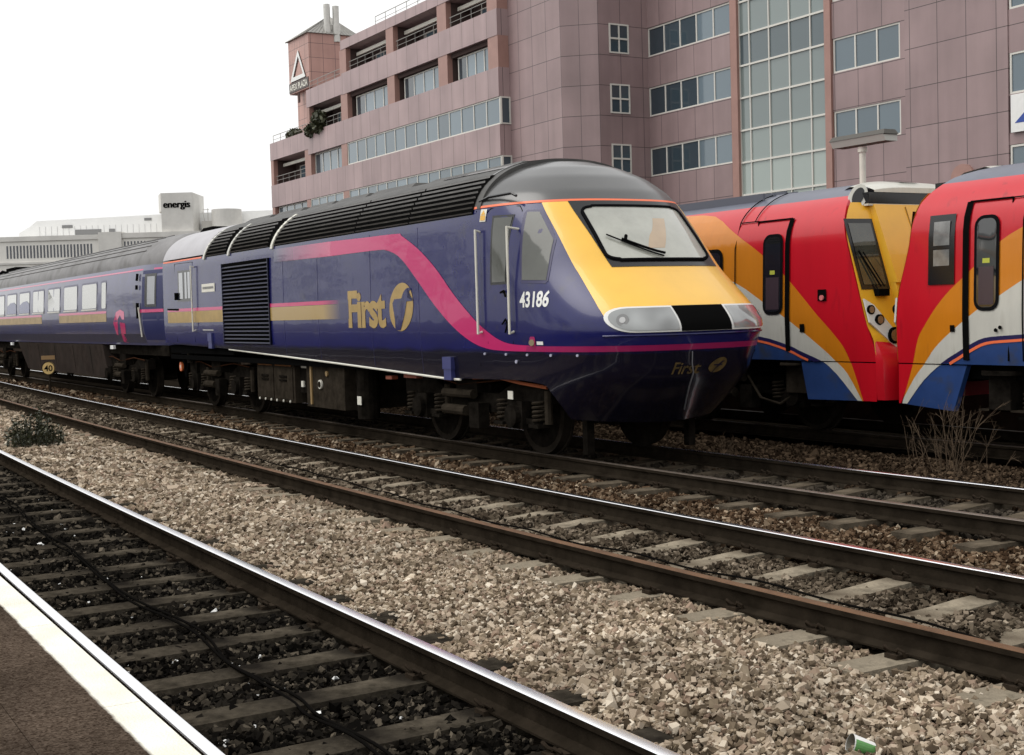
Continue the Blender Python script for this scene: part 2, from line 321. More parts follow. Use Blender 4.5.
mi = n.nodes.new('ShaderNodeMix'); mi.data_type = 'RGBA'; L.new(mr.outputs[0], mi.inputs[0]); L.new(v4.outputs[0], mi.inputs[6]); L.new(cw.outputs[0], mi.inputs[7]); L.new(mi.outputs[2], b.inputs['Base Color']); b.inputs['Roughness'].default_value = .85; b.inputs['Specular IOR Level'].default_value = 0
bp = n.nodes.new('ShaderNodeBump'); bp.inputs['Strength'].default_value = .5; bp.inputs['Distance'].default_value = .004; L.new(vo.outputs['Distance'], bp.inputs['Height']); L.new(bp.outputs[0], b.inputs['Normal'])
pl = MB()
x = -120.0
xs = [-120.0]
while x < 8:
    x1 = min(8, x + 1.06); pl.box(x+.0015, x1-.0015, .56, .868, .735, .80); x = x1
pl.box(-120, 8, -12, .5585, .6, .7995)
plo = pl.build('platform', PLATM, kind='structure')
bt = MB(); bt.box(-120, 8, -11.9, .72, -.3, .60); bt.box(-120, 8, .40, .83, .60, .733)
bt.build('platform_wall', mat('platform_brick', (.07, .05, .04), .9, var=.4, vscale=6), plo)

fpm = MB(); fpm.box(-120, 30, 15.75, 19.5, -.3, .86); fpm.build('far_platform', mat('far_platform_brick', (.035, .026, .02), .9, var=.4, vscale=4), kind='structure')
# unseen tree row added behind the camera, dappling the glossy train side's reflection
tw = MB(); r3 = np.random.default_rng(3)
for (tx, ty_, th_, tr_) in [(-27, -15, 8.5, 2.6), (-31, -17, 9.5, 2.8), (-36, -15, 8.6, 2.4), (-41, -18, 9.0, 2.6), (-47, -16, 7.6, 2.4), (-55, -19, 8.2, 2.6), (-63, -17, 7.2, 2.2), (-73, -20, 8.6, 2.6), (-86, -19, 7.0, 2.4), (-99, -20, 8.6, 2.8)]:
    tw.tube([(tx, ty_, -.3), (tx+.1, ty_, th_*.5), (tx, ty_+.1, th_*.9)], .16, 6, r1=.05)
    for k in range(520):
        d = Vector(r3.normal(size=3)).normalized(); p = Vector((tx, ty_, th_*.66)) + Vector((d.x*tr_, d.y*tr_, d.z*th_*.36))*r3.uniform(.2, 1)**.5; a = Vector(r3.normal(size=3)).normalized(); b_ = a.orthogonal().normalized(); q_ = r3.uniform(.12, .3)
        tw.add([p-a*q_, p+b_*q_*.6, p+a*q_, p-b_*q_*.6], [(0, 1, 2, 3)], 0, r3.random())
tw.build('reflection_trees', LEAF, fixn=False, kind='stuff', label='unseen leafy tree row added behind the near platform for the train side to mirror', cat='reflection_trees')
# ------------------------------------------------------------------ rails
PROF = [(-.07,-.159),(.07,-.159),(.07,-.148),(.012,-.128),(.010,-.045),(.034,-.036),(.035,-.006),(.030,-.001),(.018,.0),(-.018,.0),(-.030,-.001),(-.035,-.006),(-.034,-.036),(-.010,-.045),(-.012,-.128),(-.07,-.148)]
def rail(track, side, head, label):
    xs = np.concatenate([np.linspace(9, -50, 119), np.linspace(-52, -180, 40)]); mb = MB(); n = len(PROF); P = []
    for x in xs: P.append([(x, yc(track, x) + side*G2 + dy, z) for dy, z in PROF])
    P = np.array(P); k = 0
    vs = P.reshape(-1, 3); fs = []; ms = []
    for i in range(len(xs)-1):
        for j in range(n):
            fs.append((i*n+j, i*n+(j+1) % n, (i+1)*n+(j+1) % n, (i+1)*n+j)); ms.append(1 if 6 <= j <= 10 else 0)
    fs += [tuple(range(n)), tuple(range((len(xs)-1)*n, len(xs)*n))[::-1]]; ms += [0, 0]
    mb.add(vs, fs); mb.m = ms
    return mb.build('rail', [RUST, head], smooth=True, angle=30, label=label, cat='rail')
rail(1, -1, STEEL, 'bright rail running close along the white platform edge')
rail(1, 1, STEEL, 'thick shiny rail between the sooty sleepers and the pale ballast, nearest full rail')
rail(2, -1, RUSTH, 'rusty topped rail of the middle track bordering the pale ballast')
rail(2, 1, STEEL, 'shiny topped rail of the middle track, on the side towards the purple train')
rail(3, -1, DULLH, 'dull brown rail under the near wheels of the purple train')
rail(3, 1, STEEL, 'shiny rail under the far wheels of the purple train, bright at right')
rail(4, -1, DULLH, 'dark rail under the near wheels of the red and orange trains')
rail(4, 1, DULLH, 'dark rail under the far wheels of the red and orange trains')

# ------------------------------------------------------------------ sleepers with clips
def sleeper_mesh(m, dark):
    b_ = MB(); ys = np.linspace(-1.25, 1.25, 11); hw = .13
    P = []
    for y in ys:
        dz = -.035 * math.exp(-(y/.45)**2) * (0 if dark else 1); tw = .112
        P.append([(-hw, y, -.36), (-tw, y, -.165+dz), (tw, y, -.165+dz), (hw, y, -.36)])
    b_.grid(np.array(P)); b_.add(P[0], [(0, 1, 2, 3)]); b_.add(P[-1], [(3, 2, 1, 0)])
    return b_
def clip_mb():
    b_ = MB(); pts = [(-.075, .0, .0), (-.085, -.02, .035), (-.06, -.045, .055), (-.03, -.03, .03), (0, .0, .018), (.03, -.03, .03), (.06, -.045, .055), (.085, -.02, .035), (.075, 0, 0)]
    b_.tube([(x*.8, y*.8, z*.8) for x, y, z in pts], .010, 6); b_.box(-.045, .045, -.045, .05, -.02, .006); return b_
protos = {}
def sleeper(track, x, m, label, group, clips, jit):
    key = (track,)
    if key not in protos:
        o = sleeper_mesh(m, track == 1).build('sleeper', m, smooth=False, label=label, cat='sleeper', group=group); protos[key] = o
        cm = clip_mb().build('rail_clip', CLIP, None, smooth=True); protos[('clip', track)] = cm
        first = True
    else:
        o = protos[key].copy(); COL.objects.link(o); first = False
    o.location = (x + jit[0], yc(track, x) + jit[1]*.05, jit[2]*.008); o.rotation_euler = (0, 0, jit[1]*.018)
    if clips:
        for side in (-1, 1):
            for k in (-1, 1):
                cb = protos[('clip', track)]
                if cb.parent is None: c = cb
                else: c = cb.copy(); COL.objects.link(c)
                c.parent = o; c.location = (0, side*G2 + k*.088, -.148); c.rotation_euler = (0, 0, 0 if k < 0 else math.pi)
    return o
SLX = {1: [], 2: [], 3: []}
for tr, x0, x1, ph, m, lab, grp, cl in (
    (1, -2.6, -44, -.06, CONCD, 'soot black sleeper of the track beside the platform', 'sleepers beside the platform', -17),
    (2, -3.6, -58, -.02, CONC, 'pale concrete sleeper of the middle track between the rusty and the shiny rail', 'sleepers of the middle track', -19),
    (3, -4.6, -36, -.3, CONC3, 'grey concrete sleeper of the track under the purple train', 'sleepers under the purple train', -12)):
    x = x0 + ph
    while x > x1:
        SLX[tr].append(x); j = (random.uniform(-.03, .03), random.uniform(-1, 1), random.uniform(-1, 1))
        sleeper(tr, x, m, lab, grp, x > cl, j); x -= .72

# ------------------------------------------------------------------ ballast (stuff)
def stones(name, m, label, x0, x1, yfa, yfb, dens, size, z, zj, tone_lo=0., tone_hi=1., sl=None, specks=0, tone_pow=1., big_far=True, skip=.93, bumpz=None, oil=0):
    """angular stones scattered between two lines alongside the tracks"""
    X = []; Y = []; SZ = []
    edges = np.concatenate([np.arange(x0, -12, -1.), np.arange(min(x0, -12), x1-.1, -2.5)]); edges = np.unique(np.append(edges, x1))[::-1]
    for a, bb in zip(edges[:-1], edges[1:]):
        mid = (a+bb)/2; ya, yb = yfa(mid), yfb(mid); d = math.hypot(mid, ya); f = max(1., (d/9)**.75) if big_far else 1
        nn = int(dens * (a-bb)*(yb-ya)/f**2); xx = rng.uniform(bb, a, nn); yy = rng.uniform(ya, yb, nn)
        X.append(xx); Y.append(yy); SZ.append(size*f*rng.lognormal(0, .28, nn))
    X = np.concatenate(X); Y = np.concatenate(Y); SZ = np.concatenate(SZ)
    keep = np.ones(len(X), bool)
    for tr in (1, 2, 3):
        c = np.array([yc(tr, q) for q in X]); 
        for s_ in (-1, 1): keep &= abs(Y - c - s_*G2) > .085
        if SLX[tr]:
            sx = np.array(SLX[tr]); dd = abs(X[:, None] - sx[None, :]).min(1)
            keep &= ~((dd < .125) & (abs(Y-c) < 1.22) & (rng.random(len(X)) < skip))
    X, Y, SZ = X[keep], Y[keep], SZ[keep]; N = len(X)
    base = np.array([(sx_, sy_, sz_) for sz_ in (-1, 1) for sy_ in (-1, 1) for sx_ in (-1, 1)], float)
    V = base[None]*(1 + rng.uniform(-.55, .22, (N, 8, 3)))
    V *= rng.uniform(.55, 1.0, (N, 1, 3))*np.array([1, .8, .62])
    q = rng.normal(size=(N, 4)); q[:, 1:3] *= .45; q /= np.linalg.norm(q, axis=1)[:, None]; a_, b_, c_, d_ = q.T
    Rm = np.stack([np.stack([1-2*(c_*c_+d_*d_), 2*(b_*c_-a_*d_), 2*(b_*d_+a_*c_)], -1), np.stack([2*(b_*c_+a_*d_), 1-2*(b_*b_+d_*d_), 2*(c_*d_-a_*b_)], -1), np.stack([2*(b_*d_-a_*c_), 2*(c_*d_+a_*b_), 1-2*(b_*b_+c_*c_)], -1)], 1)
    V = np.einsum('nij,nkj->nki', Rm, V)*(SZ*.5)[:, None, None]
    ZZ = z + rng.uniform(-zj, zj, N)
    if bumpz is not None: ZZ = ZZ + bumpz(X, Y)
    V += np.stack([X, Y, ZZ], -1)[:, None]
    F = np.array([(0, 2, 3, 1), (4, 5, 7, 6), (0, 1, 5, 4), (1, 3, 7, 5), (3, 2, 6, 7), (2, 0, 4, 6)])
    FF = (F[None] + 8*np.arange(N)[:, None, None]).reshape(-1)
    me = bpy.data.meshes.new(name); me.vertices.add(8*N); me.vertices.foreach_set('co', V.reshape(-1)); me.loops.add(len(FF)); me.loops.foreach_set('vertex_index', FF.astype(np.int32))
    me.polygons.add(6*N); me.polygons.foreach_set('loop_start', (np.arange(6*N)*4).astype(np.int32)); me.update(calc_edges=True); me.shade_flat()
    t = tone_lo + (tone_hi-tone_lo)*rng.random(N)**tone_pow
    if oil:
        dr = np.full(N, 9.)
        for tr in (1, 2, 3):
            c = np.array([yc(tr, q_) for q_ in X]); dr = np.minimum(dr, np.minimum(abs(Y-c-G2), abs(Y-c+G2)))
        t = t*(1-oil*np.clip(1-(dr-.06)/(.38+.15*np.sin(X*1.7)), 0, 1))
    if specks: t = np.where(rng.random(N) < specks, 5.5, t)
    at = me.attributes.new('tone', 'FLOAT', 'FACE'); at.data.foreach_set('value', np.repeat(t, 6).astype(np.float32)); me.materials.append(m)
    o = bpy.data.objects.new(name, me); COL.objects.link(o); tag(o, label, 'litter' if name == 'litter' else 'ballast', kind='stuff'); return o
t1f = lambda x: yc(1, x)+G2; t2n = lambda x: yc(2, x)-G2; t2f = lambda x: yc(2, x)+G2; t3n = lambda x: yc(3, x)-G2; t3f = lambda x: yc(3, x)+G2
hump = lambda X, Y: .045*np.exp(-((Y-4.25)/.75)**2) + .012*np.sin(X*2.1)*np.sin(Y*3.3)
stones('ballast', STP, 'pale tan crushed stone between the platform track and the middle track', -2.8, -52, lambda x: t1f(x)+.06, lambda x: t2n(x)-.05, 2700, .038, -.203, .024, bumpz=hump, tone_pow=1.0, skip=.95, oil=.5)
stones('ballast', STG, 'grey brown crushed stone between the two rails of the middle track', -3.6, -58, lambda x: t2n(x)+.06, lambda x: t2f(x)-.06, 1800, .040, -.205, .020, oil=.4)
stones('ballast', STB, 'rust brown crushed stone between the middle track and the purple train', -4.4, -60, lambda x: t2f(x)+.06, lambda x: t3n(x)-.05, 1400, .038, -.215, .016, tone_pow=1.2)
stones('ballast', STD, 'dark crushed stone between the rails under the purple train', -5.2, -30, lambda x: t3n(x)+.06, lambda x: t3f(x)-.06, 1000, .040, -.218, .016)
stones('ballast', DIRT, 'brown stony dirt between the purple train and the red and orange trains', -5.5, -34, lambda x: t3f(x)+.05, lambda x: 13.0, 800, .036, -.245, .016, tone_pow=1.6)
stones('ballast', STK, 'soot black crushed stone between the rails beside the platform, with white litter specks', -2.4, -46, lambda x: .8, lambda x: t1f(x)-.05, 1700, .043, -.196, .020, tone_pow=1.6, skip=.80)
stones('litter', WHITE, 'scattered white paper scraps among the soot black stones beside the platform', -2.4, -20, lambda x: .8, lambda x: t1f(x)-.3, 14, .03, -.185, .01, big_far=False)
stones('litter', WHITE, 'dense scatter of white scraps along the sooty side of the platform edge', -3.2, -8, lambda x: 1.72, lambda x: 1.95, 60, .022, -.19, .01, big_far=False)

# ------------------------------------------------------------------ high-speed power car
YC = 9.42
ZK = np.array([0.42,0.60,1.0,1.35,1.45,1.52,1.60,1.78,2.23,2.62,3.05,3.20,3.40,3.55,3.66,3.71])
XF = np.array([-12.45,-12.2,-11.73,-11.6,-11.53,-11.5,-11.53,-11.7,-12.28,-12.63,-13.05,-13.2,-13.48,-13.8,-14.2,-14.7])
NE = 2.6; LEN = 1.7
_zf = np.linspace(.2, 3.9, 371); _k = np.exp(-.5*(np.arange(-18, 19)/6.)**2); _k /= _k.sum()
_xs = np.convolve(np.pad(np.interp(_zf, ZK, XF), 18, mode='edge'), _k, 'valid'); _xr = np.interp(_zf, ZK, XF); _wt = np.clip((_zf-2.3)/.4, 0, 1)
ZK, XF = _zf, _xs*(1-_wt) + _xr*_wt
def Wz(z):
    z = np.asarray(z, float); lo = np.interp(z, [.2, .4, .6, .8, 1.0, 1.2, 1.4, 1.6, 1.9, 2.4, 2.85], [1.218, 1.25, 1.28, 1.306, 1.328, 1.346, 1.359, 1.367, 1.37, 1.366, 1.36]); t = np.clip((z-2.85)/.87, 0, 1)
    return np.where(z > 2.85, 1.36*(1-t**2.3)**(1/2.3), lo)
HP = math.pi/2
def nose(a, z):
    a = np.asarray(a, float); z = np.asarray(z, float); a, z = np.broadcast_arrays(a, z)
    xf = np.interp(z, ZK, XF); wz = Wz(z); th = np.clip(a, -HP, HP); ex = np.abs(a) - HP
    c = np.abs(np.cos(th))**(2/NE); s_ = np.sign(np.sin(th))*np.abs(np.sin(th))**(2/NE)
    x = xf - LEN + LEN*c - np.where(ex > 0, ex, 0); return np.stack([x, YC - wz*s_, z], -1)
def nose_off(a, z, off):
    a = np.asarray(a, float); z = np.asarray(z, float); a, z = np.broadcast_arrays(a, z); e = 1e-3
    da = nose(a+e, z)-nose(a-e, z); dz = nose(a, z+e)-nose(a, z-e); nn = np.cross(dz, da); nn /= np.maximum(1e-9, np.linalg.norm(nn, axis=-1, keepdims=True))
    ctr = np.stack([np.full(a.shape, -15.), np.full(a.shape, YC), z-.2], -1); P = nose(a, z); sg = np.sign((nn*(P-ctr)).sum(-1, keepdims=True)); return P + nn*sg*off
def side_fn(off, sgn=1):
    def f(x, z):
        xf = float(np.interp(z, ZK, XF)); w_ = float(Wz(z)); u = (x-(xf-LEN))/LEN
        if u <= 0:
            dw = (float(Wz(z+.01))-float(Wz(z-.01)))/.02; nn = Vector((0, -1, -dw)).normalized(); return (x, YC - sgn*(w_ - nn.y*off), z + nn.z*off)
        a = math.acos(min(1, u)**(NE/2)); p = nose_off(a, z, off); return (p[0], YC + sgn*(p[1]-YC), p[2])
    return f
def npatch(name, m, parent, afun0, afun1, zs, na, off, sub=None):
    P = []
    for z in zs:
        aa = np.linspace(afun0(z), afun1(z), na); P.append(nose_off(aa, np.full(na, z), off))
    mb = MB(); mb.grid(np.array(P)); return mb.build(name, m, parent, smooth=True, angle=60, fixn=True)
hst = thing('locomotive', (-20, YC, 0), 'streamlined purple blue diesel locomotive with yellow sloping nose and pink swoosh', 'locomotive')
def zb_of(x): return float(np.interp(x, [-28.2, -24, -18.8, -15.2, -13.3], [1.30, 1.22, 1.05, .92, .95]))
# body shell
aa_front = np.concatenate([np.linspace(0, .9, 13)[:-1], np.linspace(.9, HP, 15)])
SXC = [-28.2, -27.2, -25.9, -24.2, -22, -20, -18, -16.5, -15.3]
def body_rows(s_):
    cols = []
    for sg in (1, -1):
        col = []
        for x in SXC:
            zb = zb_of(x); z = zb + s_*(3.02-zb); col.append((x, YC - sg*float(Wz(z)), z))
        for a in aa_front[::-1]:
            zb = float(np.interp(a, [0, .9, 1.35, HP], [.43, .50, .91, .95])); z = zb + s_*(3.06-zb); p = nose(a, z); col.append((p[0], YC + sg*(p[1]-YC), z))
        cols.append(col if sg == 1 else col[::-1][1:])
    return cols[0] + cols[1]
ss = np.concatenate([np.linspace(0, 1, 27)])
mb = MB(); P = np.array([body_rows(s_) for s_ in ss]); mb.grid(P)
# rear bulkhead and floor
k = P.shape[1]; mb.add([tuple(P[i, 0]) for i in range(len(ss))] + [tuple(P[i, -1]) for i in range(len(ss)-1, -1, -1)], [tuple(range(2*len(ss)))])
lowmask = [0 if mb.v[f[0]][2] < 1.27 and mb.v[f[2]][2] < 1.36 else 0 for f in mb.f]; mb.m = lowmask
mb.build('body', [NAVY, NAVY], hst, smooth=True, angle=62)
fl = MB(); fl.box(-28.1, -13.6, YC-1.28, YC+1.28, .97, 1.06); fl.box(-28.1, -24.0, YC-1.28, YC+1.28, 1.1, 1.26); fl.build('floor_pan', BLK, hst)
# cab dome
aD = np.concatenate([np.linspace(-HP-.9, -HP, 5)[:-1], np.linspace(-HP, HP, 41), np.linspace(HP, HP+.9, 5)[1:]])
zD = np.concatenate([np.linspace(3.075, 3.5, 14), np.linspace(3.5, 3.714, 12)[1:]]); P = []
for z in zD:
    row = nose(aD, np.full(len(aD), z)); row[:, 0] = np.where(np.abs(aD) >= HP+.85, -14.55, row[:, 0]); row[:, 0] = np.maximum(row[:, 0], -14.6) if z < 3.6 else row[:, 0]; P.append(row)
P = np.array(P); mb = MB(); mb.grid(P); top = P[-1]; mb.add(top, [tuple(range(len(top)))])
mb.build('cab_roof', DOME, hst, smooth=True, angle=70)
npatch('orange_stripe', ORL, hst, lambda z: -1.3, lambda z: 1.50, [3.052, 3.066, 3.080], 60, .006)
# main roof (profile swept) with sooty finish and light rear end
def roofprof(n=25, zlow=3.02, scale=1.0):
    zt = np.linspace(0, 1, n); out = []
    th = np.linspace(0, math.pi, 2*n+1)
    z0 = zlow
    for t in th:
        c = math.cos(t); s_ = math.sin(t); z = 2.85 + .86*(abs(s_)**(2/2.3)); y = -1.36*np.sign(c)*abs(c)**(2/2.3)
        if z >= z0: out.append((YC + y*scale, z))
    return out
rp = roofprof()
def roofmesh(x0, x1, name, m, par, rp=rp):
    mb = MB(); mb.grid(np.array([[(x, y, z) for y, z in rp] for x in (x0, x1)])); n_ = len(rp)
    mb.add([(x0, y, z) for y, z in rp], [tuple(range(n_))]); mb.add([(x1, y, z) for y, z in rp], [tuple(range(n_))]); return mb.build(name, m, par, smooth=True, angle=50)
roofmesh(-25.35, -14.35, 'roof', ROOFG, hst)
roofmesh(-28.2, -25.352, 'rear_roof', ROOFS, hst)
# roof louvres near and far side
def arc_pt(u, off, sg=1):   # u 0..1 from cantrail up the flank
    z = 2.99 + u*.50; w_ = float(Wz(z)); dw = (float(Wz(z+.01))-float(Wz(z-.01)))/.02; nn = Vector((0, -1, -dw)).normalized()
    return (YC - sg*(w_ - nn.y*off), z + nn.z*off)
for sg in (1, -1):
    mb = MB(); us = np.linspace(0, 1, 9)
    for xa, xb in ((-25.3, -14.5),):
        mb.grid(np.array([[(x, *arc_pt(u, .006, sg)) for u in us] for x in (xa, xb)]))
    nl = 8
    for k in range(nl):
        u = (k+.15)/nl
        for xa, xb in ((-25.2, -24.0), (-23.75, -21.75), (-21.45, -18.1), (-18.06, -16.3), (-16.26, -14.5)):
            a0 = arc_pt(u, .020, sg); a1 = arc_pt(u+.030, .034, sg)
            mb.add([(xa, *a0), (xb, *a0), (xb, *a1), (xa, *a1)], [(0, 1, 2, 3)], 1)
    mb.build('roof_grille', [BLK, SLAT], hst, fixn=False)
    for x0 in (-25.36, -23.9, -21.62):
        mb = MB(); us = np.linspace(-.08, 1.02, 10)
        A = [[(x0 + (.28*max(0, u)), *arc_pt(u, .03, sg)), (x0 + .10 + .28*max(0, u), *arc_pt(u, .03, sg))] for u in us]
        B = [[(x0 + (.28*max(0, u)), *arc_pt(u, .004, sg)), (x0 + .10 + .28*max(0, u), *arc_pt(u, .004, sg))] for u in us]
        P = np.array([[b2[0], a2[0], a2[1], b2[1]] for a2, b2 in zip(A, B)]); mb.grid(P); mb.build('roof_rib', [CREAM if x0 > -22 else SWWH], hst, smooth=False)
# roof furniture
def roofbox(xa, xb, hw, z0, z1, name, m, ch=.12, tw=None):
    tw = tw or hw-.1
    mb = MB(); mb.add([(xa, YC-hw, z0), (xb, YC-hw, z0), (xb, YC+hw, z0), (xa, YC+hw, z0), (xa+ch, YC-tw, z1), (xb-ch, YC-tw, z1), (xb-ch, YC+tw, z1), (xa+ch, YC+tw, z1)],
                      [(0,3,2,1),(4,5,6,7),(0,1,5,4),(1,2,6,5),(2,3,7,6),(3,0,4,7)]); return mb.build(name, m, hst)
roofbox(-17.6, -14.45, 1.02, 3.42, 3.72, 'roof_hatch', ROOFG, .35, .42)
for xa, xb in ((-19.3, -17.75), (-20.7, -19.4), (-22.0, -20.8), (-23.6, -22.2), (-25.2, -23.8)): roofbox(xa, xb, .62, 3.62, 3.722+.012*random.random(), 'roof_hatch', ROOFG, .1, .45)
for x in np.arange(-17.2, -14.6, .55): mb = MB(); mb.cyl((x, YC-.985, 3.46), (x, YC-1.0, 3.49), .022, n=8); mb.build('hatch_bolt', BLK, hst)
roofbox(-28.1, -27.2, .6, 3.6, 3.745, 'roof_vent', BLK)
mb = MB(); mb.tube([(-14.42, YC-1.30, 3.14), (-14.2, YC-1.29, 3.18), (-13.75, YC-1.235, 3.19), (-13.65, YC-1.23, 3.15)], .018, 6); mb.build('gutter_strip', BLKG, hst)
# nose panels
ya = lambda z: float(np.interp(z, [1.5, 1.65, 1.79, 2.17, 2.61, 3.06], [.87, .845, .845, .79, .78, .765]))
npatch('nose_panel', YEL, hst, lambda z: -ya(z), ya, np.linspace(1.62, 3.05, 34), 44, .006)
npatch('windscreen_surround', BLKG, hst, lambda z: -float(np.interp(z, [2.24, 3.05], [.55, .62])), lambda z: float(np.interp(z, [2.24, 3.05], [.46, .515])), np.linspace(2.235, 3.052, 20), 34, .011)
WS = (2.325, 2.965)
def wsa(z, sg):
    base = np.interp(z, WS, [.44, .425]) if sg > 0 else np.interp(z, WS, [.46, .44]); t = min(z-WS[0], WS[1]-z); r = .07
    return sg*(base - (.10*(1-math.sqrt(max(0, 1-(1-min(1, t/r))**2))) if t < r else 0))
zs_ws = np.concatenate([WS[0]+.07*(1-np.cos(np.linspace(0, HP, 7))), np.linspace(WS[0]+.09, WS[1]-.09, 12), WS[1]-.07*(1-np.cos(np.linspace(HP, 0, 7)))])
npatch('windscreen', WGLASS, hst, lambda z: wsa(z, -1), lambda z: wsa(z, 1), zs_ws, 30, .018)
npatch('amber_glass_patch', mat('glass_patch_amber', (.40, .29, .18), .06, coat=1, var=.1), hst, lambda z: float(np.interp(z, [2.45, 2.82], [-.02, -.165])), lambda z: float(np.interp(z, [2.45, 2.82], [.065, -.06])), np.linspace(2.45, 2.82, 8), 6, .0195)  # amber patch laid on the glass for colour seen through it
# windscreen rubber
loop = [(wsa(z, 1)+.012, z) for z in zs_ws] + [(a, WS[1]+.012) for a in np.linspace(wsa(WS[1], 1), wsa(WS[1], -1), 12)] + [(wsa(z, -1)-.012, z) for z in zs_ws[::-1]] + [(a, WS[0]-.012) for a in np.linspace(wsa(WS[0], -1), wsa(WS[0], 1), 12)]
mb = MB(); mb.tube([nose_off(a, z, .02) for a, z in loop] + [nose_off(loop[0][0], loop[0][1], .02)], .02, 6); mb.build('windscreen_seal', RUB, hst, smooth=True)
mb = MB()
for (a0, z0, a1, z1) in ((.36, 2.60, .01, 2.335), (.25, 2.545, -.0, 2.37)):
    mb.tube([nose_off(a0+(a1-a0)*t, z0+(z1-z0)*t, .045) for t in np.linspace(0, 1, 8)], .010 if a0 > .3 else .016, 6)
mb.tube([nose_off(.23, 2.52, .05), nose_off(.2, 2.58, .05)], .02, 6); mb.build('wiper', BLK, hst)
# headlights: surround, black centre, lenses
hz = (1.500, 1.778)
def hla(z):
    t = (z-hz[0])/(hz[1]-hz[0]); return .60 + .26*math.sqrt(max(0, 1-(2*t-1)**2))
zh = hz[0] + (hz[1]-hz[0])*(1-np.cos(np.linspace(0, math.pi, 15)))/2
npatch('headlight_surround', mat('lamp_surround_white', (.68, .68, .66), .4), hst, lambda z: -hla(z), hla, zh, 60, .011)
h2 = (1.519, 1.759)
def hlb(z):
    t = (z-h2[0])/(h2[1]-h2[0]); return .60 + .22*math.sqrt(max(0, 1-(2*t-1)**2))
zh2 = h2[0] + (h2[1]-h2[0])*(1-np.cos(np.linspace(0, math.pi, 13)))/2
npatch('headlight', LENS, hst, lambda z: .238, hlb, zh2, 24, .016)
npatch('headlight', LENS, hst, lambda z: -hlb(z), lambda z: -.135, zh2, 24, .016)
npatch('coupler_cover', BLK, hst, lambda z: -.115, lambda z: .222, np.linspace(1.504, 1.774, 6), 10, .016)
for sg, nm in ((1, 'near'), (-1, 'far')):
    for a, r in ((.70, .07),):
        mb = MB()
        c = nose_off(sg*a, 1.632, .0185); nn = (np.array(nose_off(sg*a, 1.632, 1.)) - np.array(nose_off(sg*a, 1.632, 0.))); nn[2] *= .6; nn /= np.linalg.norm(nn)
        mb.cyl(c-nn*.002, c+nn*.002, r, n=20, mi=0 if a > .6 else 1)
        if a > .6: mb.cyl(c+nn*.002, c+nn*.006, r*.5, n=20, mi=1)
        mb.build('lamp_reflector', [mat('reflector', (.22, .22, .22), .2, metal=.3), mat('bulb', (.50, .50, .50), .2)], hst)
# lip ridge and stripe
npatch('magenta_stripe', MAG, hst, lambda z: -1.2, lambda z: HP, [1.295, 1.325, 1.36], 60, .006)
mb = MB(); mb.tube([nose_off(a, 1.468, .004) for a in np.linspace(-.9, .9, 40)], .010, 6); mb.build('lip_bead', NAVY, hst, smooth=True)
# pipe under the chin and valence lettering
P_, F_ = text_geo('First', .135, .012, .15)
w_ = P_[:, 0].max(); tp = [(.225 - .21*x/w_, 1.02+z) for x, z in P_]
mb = MB(); mb.add([nose_off(a, z, .006) for a, z in tp], F_); mb.build('lettering', GOLD_D, hst, fixn=False)
el = [(-.085 + .065*math.cos(t) - .02*math.sin(t), 1.105+.085*math.sin(t)) for t in np.linspace(0, 2*math.pi, 24, endpoint=False)]
mb = MB(); mb.add([nose_off(a, z, .006) for a, z in el], [tuple(range(24))]); mb.build('roundel', GOLD_D, hst)
mb = MB(); mb.add([nose_off(a, z, .009) for a, z in [(-.04, 1.02), (-.055, 1.02), (-.075, 1.10), (-.045, 1.10), (-.045, 1.115), (-.08, 1.115), (-.11, 1.15), (-.13, 1.15), (-.10, 1.115), (-.115, 1.115), (-.115, 1.10), (-.095, 1.10)]], [tuple(range(12))]); mb.build('roundel_letter', NAVY_D, hst)
mb = MB(); mb.tube([nose_off(a, z, .012) for a, z in [(.097, 1.274), (.081, 1.14), (.055, 1.036), (.03, .88), (-.002, .72), (-.04, .585)]], .008, 6); mb.build('air_pipe', mat('hose_grey', (.20, .20, .22), .5), hst, smooth=True)
# bolts along the skirt
fn = side_fn(.004); mb = MB()
for x in (-14.3, -13.78, -13.29, -12.81, -12.4):
    p = Vector(fn(x, 1.255)); mb.cyl(p, p+Vector((.004, -.014, 0)), .016, n=8)
p = Vector(fn(-13.55, 1.17)); mb.cyl(p, p+Vector((0, -.014, 0)), .022, n=8)
mb.build('skirt_bolts', mat('bolt_pale', (.4, .4, .5), .4), hst)
# side liveries
SF = side_fn(.005); SF2 = side_fn(.009)
UPc = smooth_poly([(-19.03,2.925),(-17.77,2.905),(-16.67,2.89),(-16.52,2.85),(-16.04,2.65),(-15.54,2.37),(-15.06,2.02),(-14.65,1.76),(-14.4,1.62),(-14.02,1.46),(-13.69,1.385),(-13.23,1.365)], 4)
LOc = smooth_poly([(-19.05,2.70),(-17.31,2.70),(-16.91,2.66),(-16.54,2.53),(-16.07,2.22),(-15.63,1.91),(-15.2,1.65),(-14.78,1.455),(-14.37,1.34),(-13.93,1.30),(-13.23,1.295)], 4)
